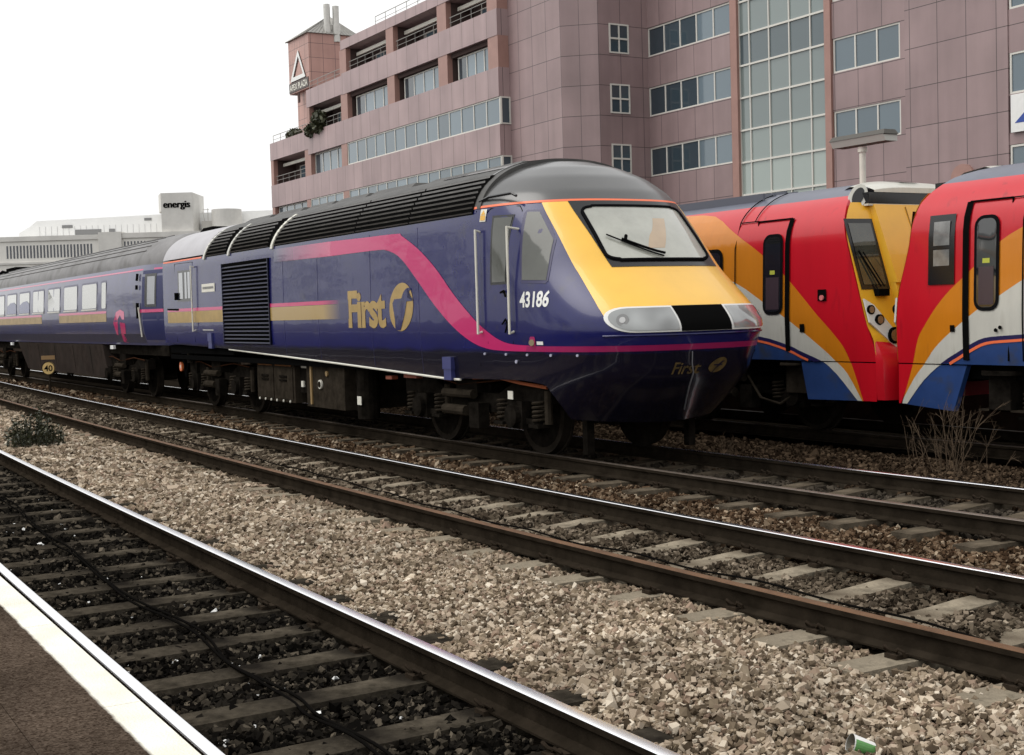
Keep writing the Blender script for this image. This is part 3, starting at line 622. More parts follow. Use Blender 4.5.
# the swoosh fades in at its rear end: mixed with the navy by position
def fade_mat(name, c_on, xa, xb, coat):
    m = mat(name, c_on, .25, coat=coat, bump=.08, bscale=1.6); n = m.node_tree; b = n.nodes['Principled BSDF']
    ge = n.nodes.new('ShaderNodeNewGeometry'); sp = n.nodes.new('ShaderNodeSeparateXYZ'); n.links.new(ge.outputs['Position'], sp.inputs[0])
    mr = n.nodes.new('ShaderNodeMapRange'); mr.inputs[1].default_value = xa; mr.inputs[2].default_value = xb; n.links.new(sp.outputs[0], mr.inputs[0])
    mi = n.nodes.new('ShaderNodeMix'); mi.data_type = 'RGBA'; mi.inputs[6].default_value = (.017, .017, .085, 1); mi.inputs[7].default_value = (*c_on, 1); n.links.new(mr.outputs[0], mi.inputs[0]); n.links.new(mi.outputs[2], b.inputs['Base Color']); return m
PINKF = fade_mat('pink_fading_paint', (.52, .018, .13), -21.4, -18.9, .6)
GOLDF = fade_mat('gold_fading_paint', (.36, .24, .075), -18.7, -19.4, .2)
PKLF = fade_mat('pink_line_fading_paint', (.52, .03, .13), -18.7, -19.4, .3)
decal(UPc + LOc[::-1], SF, 'pink_swoosh', PINK, hst)
decal([(-21.5, 2.94), (-19.03, 2.925), (-19.05, 2.70), (-21.5, 2.72)], SF, 'swoosh_tail', PINKF, hst)
for xa, xb in ((-27.9, -24.2), (-21.78, -18.4)):
    mm = (GOLD, PINK) if xa < -25 else (GOLDF, PKLF)
    decal([(xa, 1.73), (xb, 1.73), (xb, 1.955), (xa, 1.955)], SF, 'gold_band', mm[0], hst)
    decal([(xa, 1.96), (xb, 1.96), (xb, 2.02), (xa, 2.02)], SF, 'pink_line', mm[1], hst)
decal([(-28.15, 2.99), (-25.5, 2.985), (-25.5, 3.015), (-28.15, 3.02)], SF, 'orange_cantrail', ORL, hst)
# lettering "First" + roundel
P_, F_ = text_geo('First', .56, .035, 0, .80, .92); w_ = P_[:, 0].max()
P_[:, 0] *= 1.32/w_
decal(None, SF, 'lettering', GOLD, hst, tris=([(-18.42+x, 1.585+z) for x, z in P_], F_), step=2)
el = [(-16.595 + .375*math.cos(t) + .05*math.sin(t), 1.875 + .335*math.sin(t)) for t in np.linspace(0, 2*math.pi, 40, endpoint=False)]
decal(el, SF, 'roundel', GOLD, hst)
fl_ = smooth_poly([(-16.80,1.56),(-16.70,1.70),(-16.62,1.88),(-16.60,1.925)], 3) + [(-16.86,1.93), (-16.80,1.985)] + smooth_poly([(-16.57,1.995),(-16.50,2.08),(-16.38,2.135),(-16.27,2.12)], 3) + smooth_poly([(-16.27,2.105),(-16.34,2.08),(-16.38,2.0)], 3) + [(-16.23,2.0), (-16.225,1.955), (-16.41,1.95)] + smooth_poly([(-16.44,1.88),(-16.50,1.75),(-16.64,1.55)], 3)
decal(fl_, SF2, 'roundel_letter', NAVY, hst)
# running number
P_, F_ = text_geo('43186', .19, .03, 0, .9); w_ = P_[:, 0].max(); P_[:, 0] *= .56/w_
decal(None, SF, 'running_number', WHITE, hst, tris=([(-13.40+x, 1.81+z) for x, z in P_], F_), step=2)
# cab windows
decal([(-14.09,2.10),(-13.70,2.10),(-13.68,2.93),(-14.06,2.94)], SF, 'door_window_frame', BLKG, hst)
decal([(-14.04,2.13),(-13.725,2.13),(-13.705,2.90),(-14.02,2.91)], SF2, 'door_window', CGLASS, hst)
decal([(-13.54,2.97),(-13.36,2.965),(-13.32,2.94),(-13.03,2.585),(-12.93,2.11),(-12.96,2.08),(-13.38,2.10),(-13.41,2.14),(-13.56,2.93)], SF, 'side_window_frame', NAVL, hst, step=.12)
decal([(-13.52,2.945),(-13.38,2.937),(-13.06,2.588),(-12.96,2.115),(-13.37,2.135)], SF2, 'side_window', CGLASS, hst, step=.12)
# doors: raised outline + handrails
def strip_loop(pts, fn, r, name, m):
    mb = MB(); mb.tube([fn(x, z) for x, z in pts], r, 5); return mb.build(name, m, hst)
strip_loop([(-14.20,1.38),(-14.20,2.97),(-14.14,3.03),(-13.66,3.03),(-13.60,2.97),(-13.60,1.38)], side_fn(.0), .007, 'door_seam', BLK)
strip_loop([(-14.44,1.10),(-14.44,3.03)], side_fn(.0), .006, 'door_seam', BLK)
def rail_h(x, z0, z1, name='handrail'):
    ym = min(side_fn(.06)(x, q)[1] for q in (z0, 2.2, z1)); f1 = lambda a, q: (a, ym, q); f0 = side_fn(-.01); mb = MB(); mb.tube([f0(x, z0+.03), f1(x, z0+.01), f1(x, z0+.06)], .016, 6); mb.tube([f1(x, z0), f1(x, (z0+z1)/2), f1(x, z1)], .016, 8); mb.tube([f0(x, z1-.03), f1(x, z1-.01), f1(x, z1-.06)], .016, 6); mb.build(name, CREAM, hst, smooth=True)
rail_h(-14.33, 1.50, 2.79); rail_h(-13.57, 1.50, 2.78); rail_h(-26.0, 1.55, 2.86)
f1 = side_fn(.02); mb = MB(); mb.tube([f1(-13.82, 2.0), f1(-13.74, 2.02), f1(-13.70, 1.95)], .014, 5); mb.build('door_handle', BLK, hst); mb = MB(); mb.tube([f1(-13.80, 1.62), f1(-13.72, 1.68), f1(-13.68, 1.62), f1(-13.74, 1.52)], .012, 5); mb.build('door_handle', BLK, hst)
decal([(-14.325,2.885),(-14.195,2.88),(-14.19,3.03),(-14.32,3.035)], SF2, 'warning_sticker', CREAM, hst)
decal([(-14.31,2.90),(-14.205,2.895),(-14.205,2.955),(-14.31,2.96)], side_fn(.012), 'warning_symbol', YEL2, hst)
decal([(-14.305,2.965),(-14.21,2.965),(-14.255,3.02)], side_fn(.012), 'warning_symbol', YEL2, hst)
# door lamp and plate
decal(rrect(-13.21, -13.09, 1.33, 1.47, .03), SF2, 'lamp_bezel', MAG, hst); p = Vector(side_fn(.01)(-13.15, 1.40)); mb = MB(); mb.cyl(p, p+Vector((.01, -.02, 0)), .038, n=14); mb.build('marker_lamp', mat('lamp_amber', (.25, .2, .12), .2), hst)
decal([(-13.06,1.375),(-12.93,1.375),(-12.93,1.415),(-13.06,1.415)], SF2, 'data_plate', WHITE, hst)
for xs_ in (-16.05, -17.6, -19.6, -21.1): strip_loop([(xs_, q) for q in np.linspace(zb_of(xs_)+.02, 2.93, 6)], side_fn(.001), .0035, 'body_seam', NAVL)
# rear door with window
strip_loop([(-27.32,1.34),(-27.32,2.95),(-26.10,2.94),(-26.10,1.34)], side_fn(0), .007, 'door_seam', BLK)
decal([(-27.10,2.17),(-26.20,2.16),(-26.20,2.79),(-27.10,2.80)], SF, 'door_window_frame', BLKG, hst)
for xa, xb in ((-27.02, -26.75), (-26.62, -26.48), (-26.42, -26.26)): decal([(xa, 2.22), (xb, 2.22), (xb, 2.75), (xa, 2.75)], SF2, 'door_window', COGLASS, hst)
decal([(-27.9, 2.0), (-27.08, 1.98), (-27.08, 2.02), (-27.9, 2.035)], SF2, 'door_hinge', BLK, hst)
f1 = side_fn(.03); mb = MB(); mb.tube([f1(-27.15, 2.2), f1(-27.15, 2.35)], .04, 6); mb.build('door_handle', BLK, hst)
decal([(-25.50,2.315),(-24.70,2.315),(-24.70,2.475),(-25.50,2.475)], SF2, 'nameplate', CREAM, hst)
P_, F_ = text_geo('. . . . . .', .03); 
mb = MB()
for k in range(9):
    x = -25.42 + k*.075; mb.box(x, x+.05, YC-float(Wz(2.4))-.014, YC-float(Wz(2.4))-.012, 2.375, 2.42)
mb.build('nameplate_text', mat('grey_ink', (.2, .2, .2), .6), hst)
# side air grille
mb = MB(); ysd = YC-1.37
mb.box(-24.22, -21.74, ysd-.008, ysd+.06, 1.315, 2.81, 0)
for k in range(21):
    z = 1.34 + k*.0695
    mb.add([(-24.20, ysd-.026, z), (-21.76, ysd-.026, z), (-21.76, ysd-.010, z+.016), (-24.20, ysd-.010, z+.016), (-24.20, ysd-.026, z-.010), (-21.76, ysd-.026, z-.010)], [(0, 1, 2, 3), (4, 5, 1, 0)], 1)
for x in (-24.22, -21.76): mb.box(x, x+.02, ysd-.028, ysd, 1.315, 2.81, 1)
mb.build('side_grille', [BLK, SLATN], hst, fixn=False)
for xx in (-15.26, -25.08):
    mb = MB(); zz = zb_of(xx); mb.box(xx-.12, xx+.12, YC-1.395, YC-1.30, zz+.12, zz+.28); mb.box(xx-.10, xx+.10, YC-1.385, YC-1.2, zz-.02, zz+.12); mb.build('lifting_bracket', mat('bracket_blue', (.03, .035, .14), .4), hst)
    decal([(xx-.45, zz+.33), (xx+.2, zz+.325), (xx+.2, zz+.345), (xx-.45, zz+.35)], SF2, 'label_strip', SWWH, hst) if xx < -20 else None
mb = MB(); mb.tube([(x, YC-1.335, zb_of(x)-.012) for x in np.linspace(-24.1, -15.0, 20)], .016, 6); mb.build('conduit', CREAM, hst, smooth=True)

# ---- bogies
def bogie(parent, xc, yc_, half=1.3, r=.51, label=None, name='bogie'):
    mb = MB()
    for sg in (-1, 1):
        y0 = yc_ + sg*1.0; ya_, yb_ = (y0-.09, y0+.09)
        mb.prism([(xc-1.95, .66), (xc-1.95, .88), (xc-1.1, .90), (xc-.7, .74), (xc+.7, .74), (xc+1.1, .90), (xc+1.95, .88), (xc+1.95, .66), (xc+1.1, .68), (xc+.7, .50), (xc-.7, .50), (xc-1.1, .68)], ya_, yb_)
        for ax in (-half, half):
            yo = yc_ + sg*1.10
            mb.box(xc+ax-.17, xc+ax+.17, yo-.10, yo+.10, .34, .68); mb.cyl((xc+ax, yo+sg*.10, .50), (xc+ax, yo+sg*.17, .50), .14, n=14)
            for d in (-.42, .42):
                pts = [(xc+ax+d+.085*math.cos(q), yo+.085*math.sin(q), .42+.26*q/(10*math.pi)) for q in np.linspace(0, 10*math.pi, 60)]
                mb.tube(pts, .018, 5, mi=1); mb.box(xc+ax+d-.11, xc+ax+d+.11, yo-.1, yo+.1, .37, .41)
            mb.cyl((xc+ax+.62, yo, .42), (xc+ax+.62, yo, .82), .05, n=8, mi=1)
            mb.box(xc+ax-.46, xc+ax+.46, yo-.05, yo+.05, .40, .47)
        mb.cyl((xc-.55, yc_+sg*1.2, .72), (xc+.25, yc_+sg*1.2, .72), .06, n=10, mi=1); mb.cyl((xc-.55, yc_+sg*1.2, .50), (xc+.05, yc_+sg*1.2, .50), .07, n=10, mi=1)
        mb.box(xc-.28, xc+.28, yc_+sg*1.05-.12, yc_+sg*1.05+.12, .74, 1.02); mb.box(xc+.25, xc+.5, yc_+sg*1.2-.08, yc_+sg*1.2+.08, .30, .62)
        mb.tube([(xc-1.8, yc_+sg*1.12, .9), (xc-1.0, yc_+sg*1.16, .93), (xc-.2, yc_+sg*1.16, .83), (xc+1.0, yc_+sg*1.16, .93), (xc+1.8, yc_+sg*1.12, .88)], .012, 5, mi=2)
    mb.box(xc-.35, xc+.35, yc_-1.0, yc_+1.0, .55, .85)
    o = mb.build(name, [UND, UNDL, mat('bogie_pipe', (.05, .022, .012), .8)], parent)
    for ax in (-half, half):
        for sg in (-1, 1):
            w2 = MB(); y = yc_ + sg*.745
            w2.cyl((xc+ax, y-sg*.07, r), (xc+ax, y-sg*.04, r), r+.028, n=36); w2.cyl((xc+ax, y-sg*.04, r), (xc+ax, y+sg*.07, r), r, n=36)
            w2.cyl((xc+ax, y+sg*.07, r), (xc+ax, y+sg*.075, r), r*.84, n=30, mi=1); w2.cyl((xc+ax, y-sg*.5, r), (xc+ax, y+sg*.25, r), .09, n=12)
            w2.build('wheel', [WHEEL, UND], o, smooth=True, angle=30)
    return o
bogie(hst, -15.15, YC, 1.27); bogie(hst, -25.44, YC, 1.30)
mb = MB(); p_ = -13.88-.0
mb.box(-13.0, -12.9, YC-.80, YC-.70, .06, .5); mb.build('rail_guard', UND, hst); mb = MB(); mb.box(-13.0, -12.9, YC+.70, YC+.80, .06, .5); mb.build('rail_guard', UND, hst)
mb = MB(); mb.box(-13.98, -13.86, YC-1.235, YC-1.225, .70, .80); mb.build('data_plate', CREAM, hst)
mb = MB(); mb.tube([(-14.9, YC-1.2, .93), (-14.3, YC-1.21, .96), (-13.7, YC-1.2, .9), (-13.2, YC-1.15, .86)], .022, 6); mb.build('brake_pipe', mat('rust_pipe', (.35, .09, .03), .6), hst, smooth=True)
mb = MB(); mb.box(-16.9, -16.5, YC-1.22, YC-1.12, .88, .94); mb.box(-17.5, -17.3, YC-1.22, YC-1.12, .84, .89); mb.build('lifting_lug', mat('rust_lug', (.30, .07, .03), .6), hst)
# underframe boxes
def eqbox(xa, xb, z0, z1, doors, name='equipment_box'):
    mb = MB(); mb.box(xa, xb, YC-1.18, YC+1.18, z0, z1)
    for a, b2 in doors:
        mb.box(a, b2, YC-1.195, YC-1.182, z0+.05, z1-.06); mb.box((a+b2)/2-.16, (a+b2)/2+.16, YC-1.215, YC-1.196, z1-.24, z1-.20, 1); mb.box((a+b2)/2-.16, (a+b2)/2+.16, YC-1.215, YC-1.196, z1-.30, z1-.27, 1)
        mb.box(a+.03, b2-.05, YC-1.20, YC-1.19, z1-.04, z1-.02, 2)
        for q in (a+.1, (a+b2)/2, b2-.1): mb.cyl((q, YC-1.2, z0+.02), (q, YC-1.215, z0+.02), .022, n=8, mi=3)
    return mb.build(name, [UNDL, UND, mat('box_rust', (.2, .09, .04), .7), CREAM], hst)
eqbox(-23.05, -21.2, .32, .98, ((-22.98, -22.2), (-22.12, -21.28)))
mb = MB(); mb.box(-20.62, -19.05, YC-1.2, YC+1.2, .30, 1.0); mb.cyl((-20.0, YC-1.2, .68), (-20.0, YC-1.23, .68), .075, n=18, mi=1); mb.cyl((-20.0, YC-1.23, .68), (-20.0, YC-1.24, .68), .05, n=18, mi=0); mb.cyl((-19.72, YC-1.2, .86), (-19.72, YC-1.225, .86), .045, n=12, mi=2)
mb.box(-20.42, -20.36, YC-1.225, YC-1.2, .34, 1.0, 2); mb.build('fuel_tank', [UNDL, CREAM, mat('tank_brass', (.25, .16, .06), .6)], hst)
mb = MB(); mb.box(-21.15, -20.7, YC-1.1, YC+1.1, .5, .98, 0); mb.box(-21.05, -20.95, YC-1.13, YC-1.1, .60, .70, 1); mb.box(-21.06, -20.76, YC-1.12, YC-1.1, .92, .95, 1); mb.build('valve_panel', [UND, CREAM], hst)
mb = MB(); mb.cyl((-18.5, YC-1.05, .2), (-18.5, YC-1.05, .98), .17, n=16); mb.cyl((-18.85, YC-1.0, .3), (-18.85, YC-1.0, .95), .09, n=12); mb.box(-18.52, -18.38, YC-1.23, YC-1.22, .42, .55, 1); mb.build('air_reservoir', [UND, CREAM], hst)
mb = MB(); mb.tube([(-28.5, YC-.5, .95), (-28.5, YC-.55, .6), (-28.6, YC-.55, .55), (-28.7, YC-.5, .9)], .035, 8); mb.tube([(-28.45, YC-.8, .95), (-28.5, YC-.85, .55), (-28.65, YC-.85, .9)], .025, 8); mb.build('coupling_hose', RUB, hst, smooth=True)
mb = MB(); mb.cyl((-27.85, YC-1.12, .80), (-27.85, YC-1.16, .80), .10, n=16); mb.cyl((-27.85, YC-1.16, .80), (-27.85, YC-1.165, .80), .04, n=10, mi=1); mb.build('orange_reflector', [mat('reflector_orange', (.7, .16, .04), .4), CREAM], hst)
mb = MB(); mb.box(-27.2, -26.75, YC-1.15, YC-.85, .45, 1.15); mb.cyl((-26.95, YC-1.2, .9), (-26.95, YC-1.2, 1.15), .08, n=10); mb.build('tool_box', UND, hst)
mb = MB(); mb.box(-28.9, -28.1, YC-.3, YC+.3, .85, 1.15); mb.build('coupling', UND, hst)

# ------------------------------------------------------------------ passenger coach
co = thing('railway_coach', (-40, YC, 0), 'purple grey passenger coach with cream windows behind the locomotive', 'coach')
CX0, CX1 = -51.6, -28.85
def cpro(n=16):
    out = [(1.24, 1.24), (1.33, 1.5), (1.37, 1.8), (1.365, 2.3), (1.33, 2.8), (1.26, 3.05)]
    for t in np.linspace(0, 1, n)[1:]:
        a = t*HP; out.append((1.26*math.cos(a)**.9 if t < 1 else 0, 3.05 + .72*math.sin(a)))
    return out
cp = cpro()
def cW(z): return float(np.interp(z, [q[1] for q in cp], [q[0] for q in cp]))
def cside(off):
    def f(x, z):
        d = x-(-29.95); inset = .22*max(0, d)**1 if d > 0 else 0
        dw = (cW(z+.02)-cW(z-.02))/.04; nn = Vector((0, -1, -dw)).normalized(); return (x, YC - (cW(z)-inset) + nn.y*off, z + nn.z*off)
    return f
def coach_shell(zlo, zhi, name, m):
    pr_ = [q for q in cp if zlo-1e-6 <= q[1] <= zhi+1e-6]
    ring = lambda x: [(x, YC - (max(0, q[0] - max(0, .22*(x+29.95)))), q[1]) for q in pr_]
    ring2 = lambda x: [(x, YC + (max(0, q[0] - max(0, .22*(x+29.95)))), q[1]) for q in pr_]
    xs = [CX0, -29.95, -29.4, CX1]; mb = MB(); mb.grid(np.array([ring(x) for x in xs])); mb.grid(np.array([ring2(x) for x in xs])[:, ::-1])
    for x in (CX0, CX1): mb.add(ring(x) + ring2(x)[::-1], [tuple(range(2*len(pr_)))])
    return mb.build(name, m, co, smooth=True, angle=50)
coach_shell(1.24, 3.05, 'body', COACHN); coach_shell(3.05, 3.8, 'roof', mat('coach_roof', (.15, .145, .145), .5, var=.25, vscale=2, dirt=((.05, .045, .04), 1.5, .5, .75)))
mb = MB()
for k, u in enumerate((.30, .42, .54, .66, .78)):
    y = YC - 1.26*math.cos(u*HP)**.9; z = 3.05+.72*math.sin(u*HP); mb.tube([(CX0+.1, y, z+.004), (-30.2, y, z+.004)], .013, 5)
mb.build('roof_ribs', mat('rib_dark', (.06, .057, .055), .6), co)
mb = MB(); mb.box(-51.4, -49.6, YC-.5, YC+.5, 3.70, 3.85); mb.tube([(-51.5, YC-.8, 3.62), (-50.6, YC-.75, 3.72), (-49.4, YC-.8, 3.62)], .05, 6); mb.build('roof_vent', BLK, co)
CS = cside(.005); CS2 = cside(.010)
decal([(CX0, 2.955), (-29.0, 2.93), (-29.0, 2.965), (CX0, 2.985)], CS, 'pink_cantrail_line', PINK, co, step=1)
for xa, xb in ((CX0+.1, -41.0), (-38.6, -33.2)):
    decal([(xa, 1.80), (xb, 1.80), (xb, 2.0), (xa, 2.0)], CS, 'gold_band', mat('coach_gold', (.33, .24, .12), .5, var=.2, vscale=4), co, step=1)
    decal([(xa, 2.005), (xb, 2.005), (xb, 2.065), (xa, 2.065)], CS, 'pink_line', PINK, co, step=1)
decal([(CX0, 1.3), (-30.0, 1.3), (-30.0, 1.50), (CX0, 1.50)], CS, 'lower_panel', mat('coach_lower_dark', (.02, .02, .05), .4, var=.3), co, step=1)
for k, x0 in enumerate((-35.76, -37.93, -40.06, -42.25, -44.4, -46.55, -48.7, -50.9)):
    fr = decal(rrect(x0-.05, x0+1.67, 2.10, 2.82, .10), CS, 'window', mat('window_surround', (.10, .10, .16), .4) if k == 0 else bpy.data.materials['window_surround'], co, step=1)
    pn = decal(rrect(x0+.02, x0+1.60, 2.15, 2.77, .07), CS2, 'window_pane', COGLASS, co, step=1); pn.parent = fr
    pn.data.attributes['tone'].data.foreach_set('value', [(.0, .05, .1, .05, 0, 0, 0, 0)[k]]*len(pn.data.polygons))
    mb = MB(); a = CS2(x0+.05, 2.12); mb.box(x0+.02, x0+1.6, a[1]-.02, a[1]+.01, 2.10, 2.135); sl_ = mb.build('window_sill', SWWH, co); sl_.parent = fr
    if k in (4, 5):
        hs_ = [(x0+.02, 2.15), (x0+1.6, 2.15), (x0+1.6, 2.42), (x0+1.2, 2.52), (x0+.6, 2.50), (x0+.02, 2.40)]; q = decal(hs_, cside(.013), 'window_reflection_pane', mat('blue_reflection_tint', (.05, .06, .17), .2), co, step=1); q.parent = fr  # dark blue reflection painted over the lower part of the pane
    if k == 2 or k == 3:
        q = decal([(x0+.75, 2.15), (x0+.83, 2.15), (x0+.83, 2.77), (x0+.75, 2.77)], cside(.013), 'window_bar', COACHN, co, step=1); q.parent = fr
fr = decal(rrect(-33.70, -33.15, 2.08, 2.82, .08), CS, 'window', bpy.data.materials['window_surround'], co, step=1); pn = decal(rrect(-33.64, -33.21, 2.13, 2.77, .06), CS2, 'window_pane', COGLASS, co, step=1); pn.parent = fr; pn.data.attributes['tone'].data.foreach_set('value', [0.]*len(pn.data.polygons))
decal([(-32.02, 1.30), (-31.62, 1.29), (-31.47, 1.75), (-31.93, 1.78)], CS, 'pink_emblem', PINK, co)
decal([(-32.40, 1.47), (-32.55, 1.75), (-32.25, 2.02), (-31.85, 2.08), (-31.50, 2.02), (-31.50, 1.84), (-31.70, 1.84), (-31.88, 1.95), (-32.1, 1.85), (-32.28, 1.47)], CS, 'pink_emblem', PINK, co)
# vestibule door
decal([(-29.93, 1.36), (-28.98, 1.36), (-28.98, 2.92), (-29.93, 2.92)], CS, 'door', mat('coach_door', (.018, .022, .09), .4, spec=.2, coat=.1), co)
decal([(-29.80, 2.10), (-29.28, 2.10), (-29.28, 2.84), (-29.80, 2.84)], CS2, 'door_window_frame', BLKG, co)
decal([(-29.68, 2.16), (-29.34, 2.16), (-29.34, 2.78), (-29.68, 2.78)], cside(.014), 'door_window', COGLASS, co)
decal([(-30.1, 1.98), (-28.95, 1.98), (-28.95, 2.05), (-30.1, 2.05)], cside(.016), 'pink_line', PINK, co)
mb = MB(); q = cside(.05)
mb.tube([q(-30.05, 1.45), q(-30.05, 2.1)], .02, 6); mb.build('handrail', CREAM, co)
mb = MB(); mb.tube([q(-30.12, 1.85), q(-30.12, 2.2)], .035, 6); mb.build('door_handle', BLK, co)
for z0, z1 in ((2.5, 2.6), (2.7, 2.85)):
    mb = MB(); mb.tube([q(-30.2, z0), q(-30.2, z1)], .03, 6); mb.build('door_button', BLK, co)
mb = MB(); mb.box(-28.85, -28.25, YC-.85, YC+.85, 1.0, 3.5); mb.build('gangway', RUB, co)
mb = MB(); mb.add([(-45.5, YC-1.26, 1.23), (-34.2, YC-1.26, 1.23), (-33.85, YC-1.2, .40), (-44.3, YC-1.2, .40), (-45.5, YC+1.26, 1.23), (-34.2, YC+1.26, 1.23), (-33.85, YC+1.2, .40), (-44.3, YC+1.2, .40)], [(0,1,2,3),(4,5,6,7),(0,1,5,4),(1,2,6,5),(2,3,7,6),(3,0,4,7)])
for x in (-42.3, -40.0, -37.6, -35.6):
    mb.add([(x, YC-1.262, 1.18), (x+.03, YC-1.262, 1.18), (x+.10, YC-1.207, .45), (x+.07, YC-1.207, .45)], [(0, 1, 2, 3)], 1)
mb.build('underframe_skirt', [SKIRT, UND], co)
mb = MB(); mb.box(CX0, CX1, YC-1.1, YC+1.1, 1.0, 1.24); mb.build('floor_pan', UND, co)
bogie(co, -32.6, YC, 1.3, .46); bogie(co, -48.6, YC, 1.3, .46)
mb = MB(); mb.box(-33.0, -32.7, YC-1.36, YC-1.3, 1.13, 1.22); mb.box(-46.3, -46.0, YC-1.36, YC-1.3, 1.13, 1.22); mb.build('label_plate', WHITE, co)

# ------------------------------------------------------------------ red/orange multiple units
Y4 = 13.8
def W4(z):
    z = np.asarray(z, float); lo = np.interp(z, [.3, .6, 1.1, 1.6, 2.5], [1.34, 1.36, 1.40, 1.41, 1.38]); t = np.clip((z-2.45)/.94, 0, 1)
    return np.where(z > 2.45, 1.38*(1-t**2.4)**(1/2.4), lo)
def uside(off):
    def f(x, z):
        dw = (float(W4(z+.01))-float(W4(z-.01)))/.02; nn = Vector((0, -1, -dw)).normalized(); return (x, Y4 - float(W4(z)) + nn.y*off, z + nn.z*off)
    return f
def unit_shell(parent, ex, xback, s):
    """ex(z): x of the front corner edge, s=+1 cab faces +x"""
    zs = np.concatenate([np.linspace(1.0, 2.4, 8), np.linspace(2.45, 3.385, 26)])
    def half(zs, name, m, sel):
        mb = MB()
        rows = [z for z in zs if sel(z)]
        for sg in (1, -1):
            mb.grid(np.array([[(xback, Y4-sg*float(W4(z)), z), (ex(z), Y4-sg*float(W4(z)), z)] for z in rows]))
        ring = [(ex(z), Y4-float(W4(z)), z) for z in rows] + [(ex(z), Y4+float(W4(z)), z) for z in rows[::-1]]; nr = len(rows)
        mb.add(ring, [(i, i+1, 2*nr-2-i, 2*nr-1-i) for i in range(nr-1)])
        rb = [(xback, y, z) for _, y, z in ring]; mb.add(rb, [(i, i+1, 2*nr-2-i, 2*nr-1-i) for i in range(nr-1)])
        if rows[-1] > 3.3: mb.add([(xback, Y4-float(W4(rows[-1])), rows[-1]), (ex(rows[-1]), Y4-float(W4(rows[-1])), rows[-1]), (ex(rows[-1]), Y4+float(W4(rows[-1])), rows[-1]), (xback, Y4+float(W4(rows[-1])), rows[-1])], [(0, 1, 2, 3)])
        return mb.build(name, m, parent, smooth=True, angle=50)
    half(np.append(zs, 3.16), 'body', REDP, lambda z: False) if 0 else None
    zz = np.sort(np.append(zs, [3.16]))
    half(zz, 'body', REDP, lambda z: z <= 3.1601); half(zz, 'roof', UROOF, lambda z: z >= 3.1599)
    mb = MB()
    for y in np.linspace(-.85, .85, 9): mb.box(min(xback, ex(3.3)-s*1.6), max(xback, ex(3.3)-s*1.6), Y4+y-.02, Y4+y+.02, 3.22 if abs(y) > .6 else 3.33, 3.36 if abs(y) > .6 else 3.40)
    mb.build('roof_ribs', mat('roof_rib_dark', (.09, .095, .12), .5) if 'roof_rib_dark' not in bpy.data.materials else bpy.data.materials['roof_rib_dark'], parent)
def livery(parent, RO, OW, WB, xend, zend_white, stripe, s):
    """RO red/orange edge, OW orange/white edge, WB white/blue edge, listed from far end to the nose"""
    f1 = uside(.004); f2 = uside(.007); f3 = uside(.010); f4 = uside(.013)
    ro = smooth_poly(RO, 3); ow = smooth_poly(OW, 3); wb = smooth_poly(WB, 3)
    up = lambda pl_: [p for p in pl_ if p[1] >= 1.0]
    cut = lambda pl_: up(pl_) + [(float(np.interp(1.0, [p[1] for p in pl_[::-1]], [p[0] for p in pl_[::-1]])), 1.0)]
    ro_, ow_, wb_ = cut(ro), cut(ow), cut(wb)
    decal(ro_ + [(xend, 1.0), (xend, RO[0][1])], f1, 'orange_panel', ORAN, parent, step=.2)
    decal(ow_ + [(xend, 1.0), (xend, OW[0][1])], f2, 'white_panel', SWWH, parent, step=.2)
    decal(wb_ + [(xend, 1.0), (xend, WB[0][1])], f3, 'blue_panel', SWBL, parent, step=.2)
    decal(wb_ + [(p[0]-s*.03, p[1]-.05) for p in wb_[::-1] if p[1] > 1.02], f4, 'navy_line', NAVL, parent, step=.5)
    if stripe:
        a = [(p[0]-s*.022, p[1]-.046) for p in wb_ if p[1] > 1.04]; decal(a + [(p[0]-s*.016, p[1]-.03) for p in a[::-1]], uside(.016), 'orange_line', ORL, parent, step=.5)
# skirt below z=1.0 with the swoosh ends
def skirt(parent, poly_all, RO, OW, WB, s, tip):
    yo = Y4-1.385
    def flat(pl_, off, nm, m):
        mb = MB(); mb.prism(pl_, yo-off, yo+.08 if off == 0 else yo-off+.003); mb.build(nm, m, parent)
    flat(poly_all, 0, 'skirt', SWBL)
    c = lambda pl_: [p for p in smooth_poly(pl_, 3) if p[1] < .985]
    x_at = lambda pl_: float(np.interp(.985, [p[1] for p in pl_[::-1]], [p[0] for p in pl_[::-1]]))
    L_ = lambda pl_: [(x_at(pl_), .985)] + c(pl_)
    wb, ow, ro = L_(WB), L_(OW), L_(RO)
    flat(wb + ow[::-1], .006, 'skirt_white', SWWH); flat(ow + ro[::-1], .006, 'skirt_orange', ORAN)
    flat(ro + [(tip, ro[-1][1]), (tip, .985)], .006, 'skirt_red', REDP)
# left car
ul = thing('train_car', (-16, Y4, 0), 'red and orange electric train car with its yellow cab end and windscreen showing', 'train car', 'red and orange train cars')
exl = lambda z: float(np.interp(z, [1.0, 1.3, 1.44, 1.98, 2.92, 3.1, 3.2, 3.27, 3.39], [-12.0, -12.05, -12.14, -12.31, -12.62, -12.71, -12.76, -12.92, -13.4]))
unit_shell(ul, exl, -36, 1)
RO_L = [(-16.4,3.15),(-15.4,3.08),(-14.66,2.75),(-14.23,2.53),(-13.67,2.17),(-13.09,1.67),(-12.64,1.28),(-12.46,1.04),(-12.23,.50)]
OW_L = [(-16.5,2.40),(-15.5,2.33),(-14.66,2.08),(-14.1,1.81),(-13.51,1.51),(-12.91,1.15),(-12.69,.99),(-12.5,.84),(-12.25,.50)]
WB_L = [(-16.5,1.35),(-15,1.35),(-14.16,1.32),(-13.57,1.2),(-13.28,1.1),(-12.96,1.0),(-12.75,.87),(-12.6,.75),(-12.33,.50)]
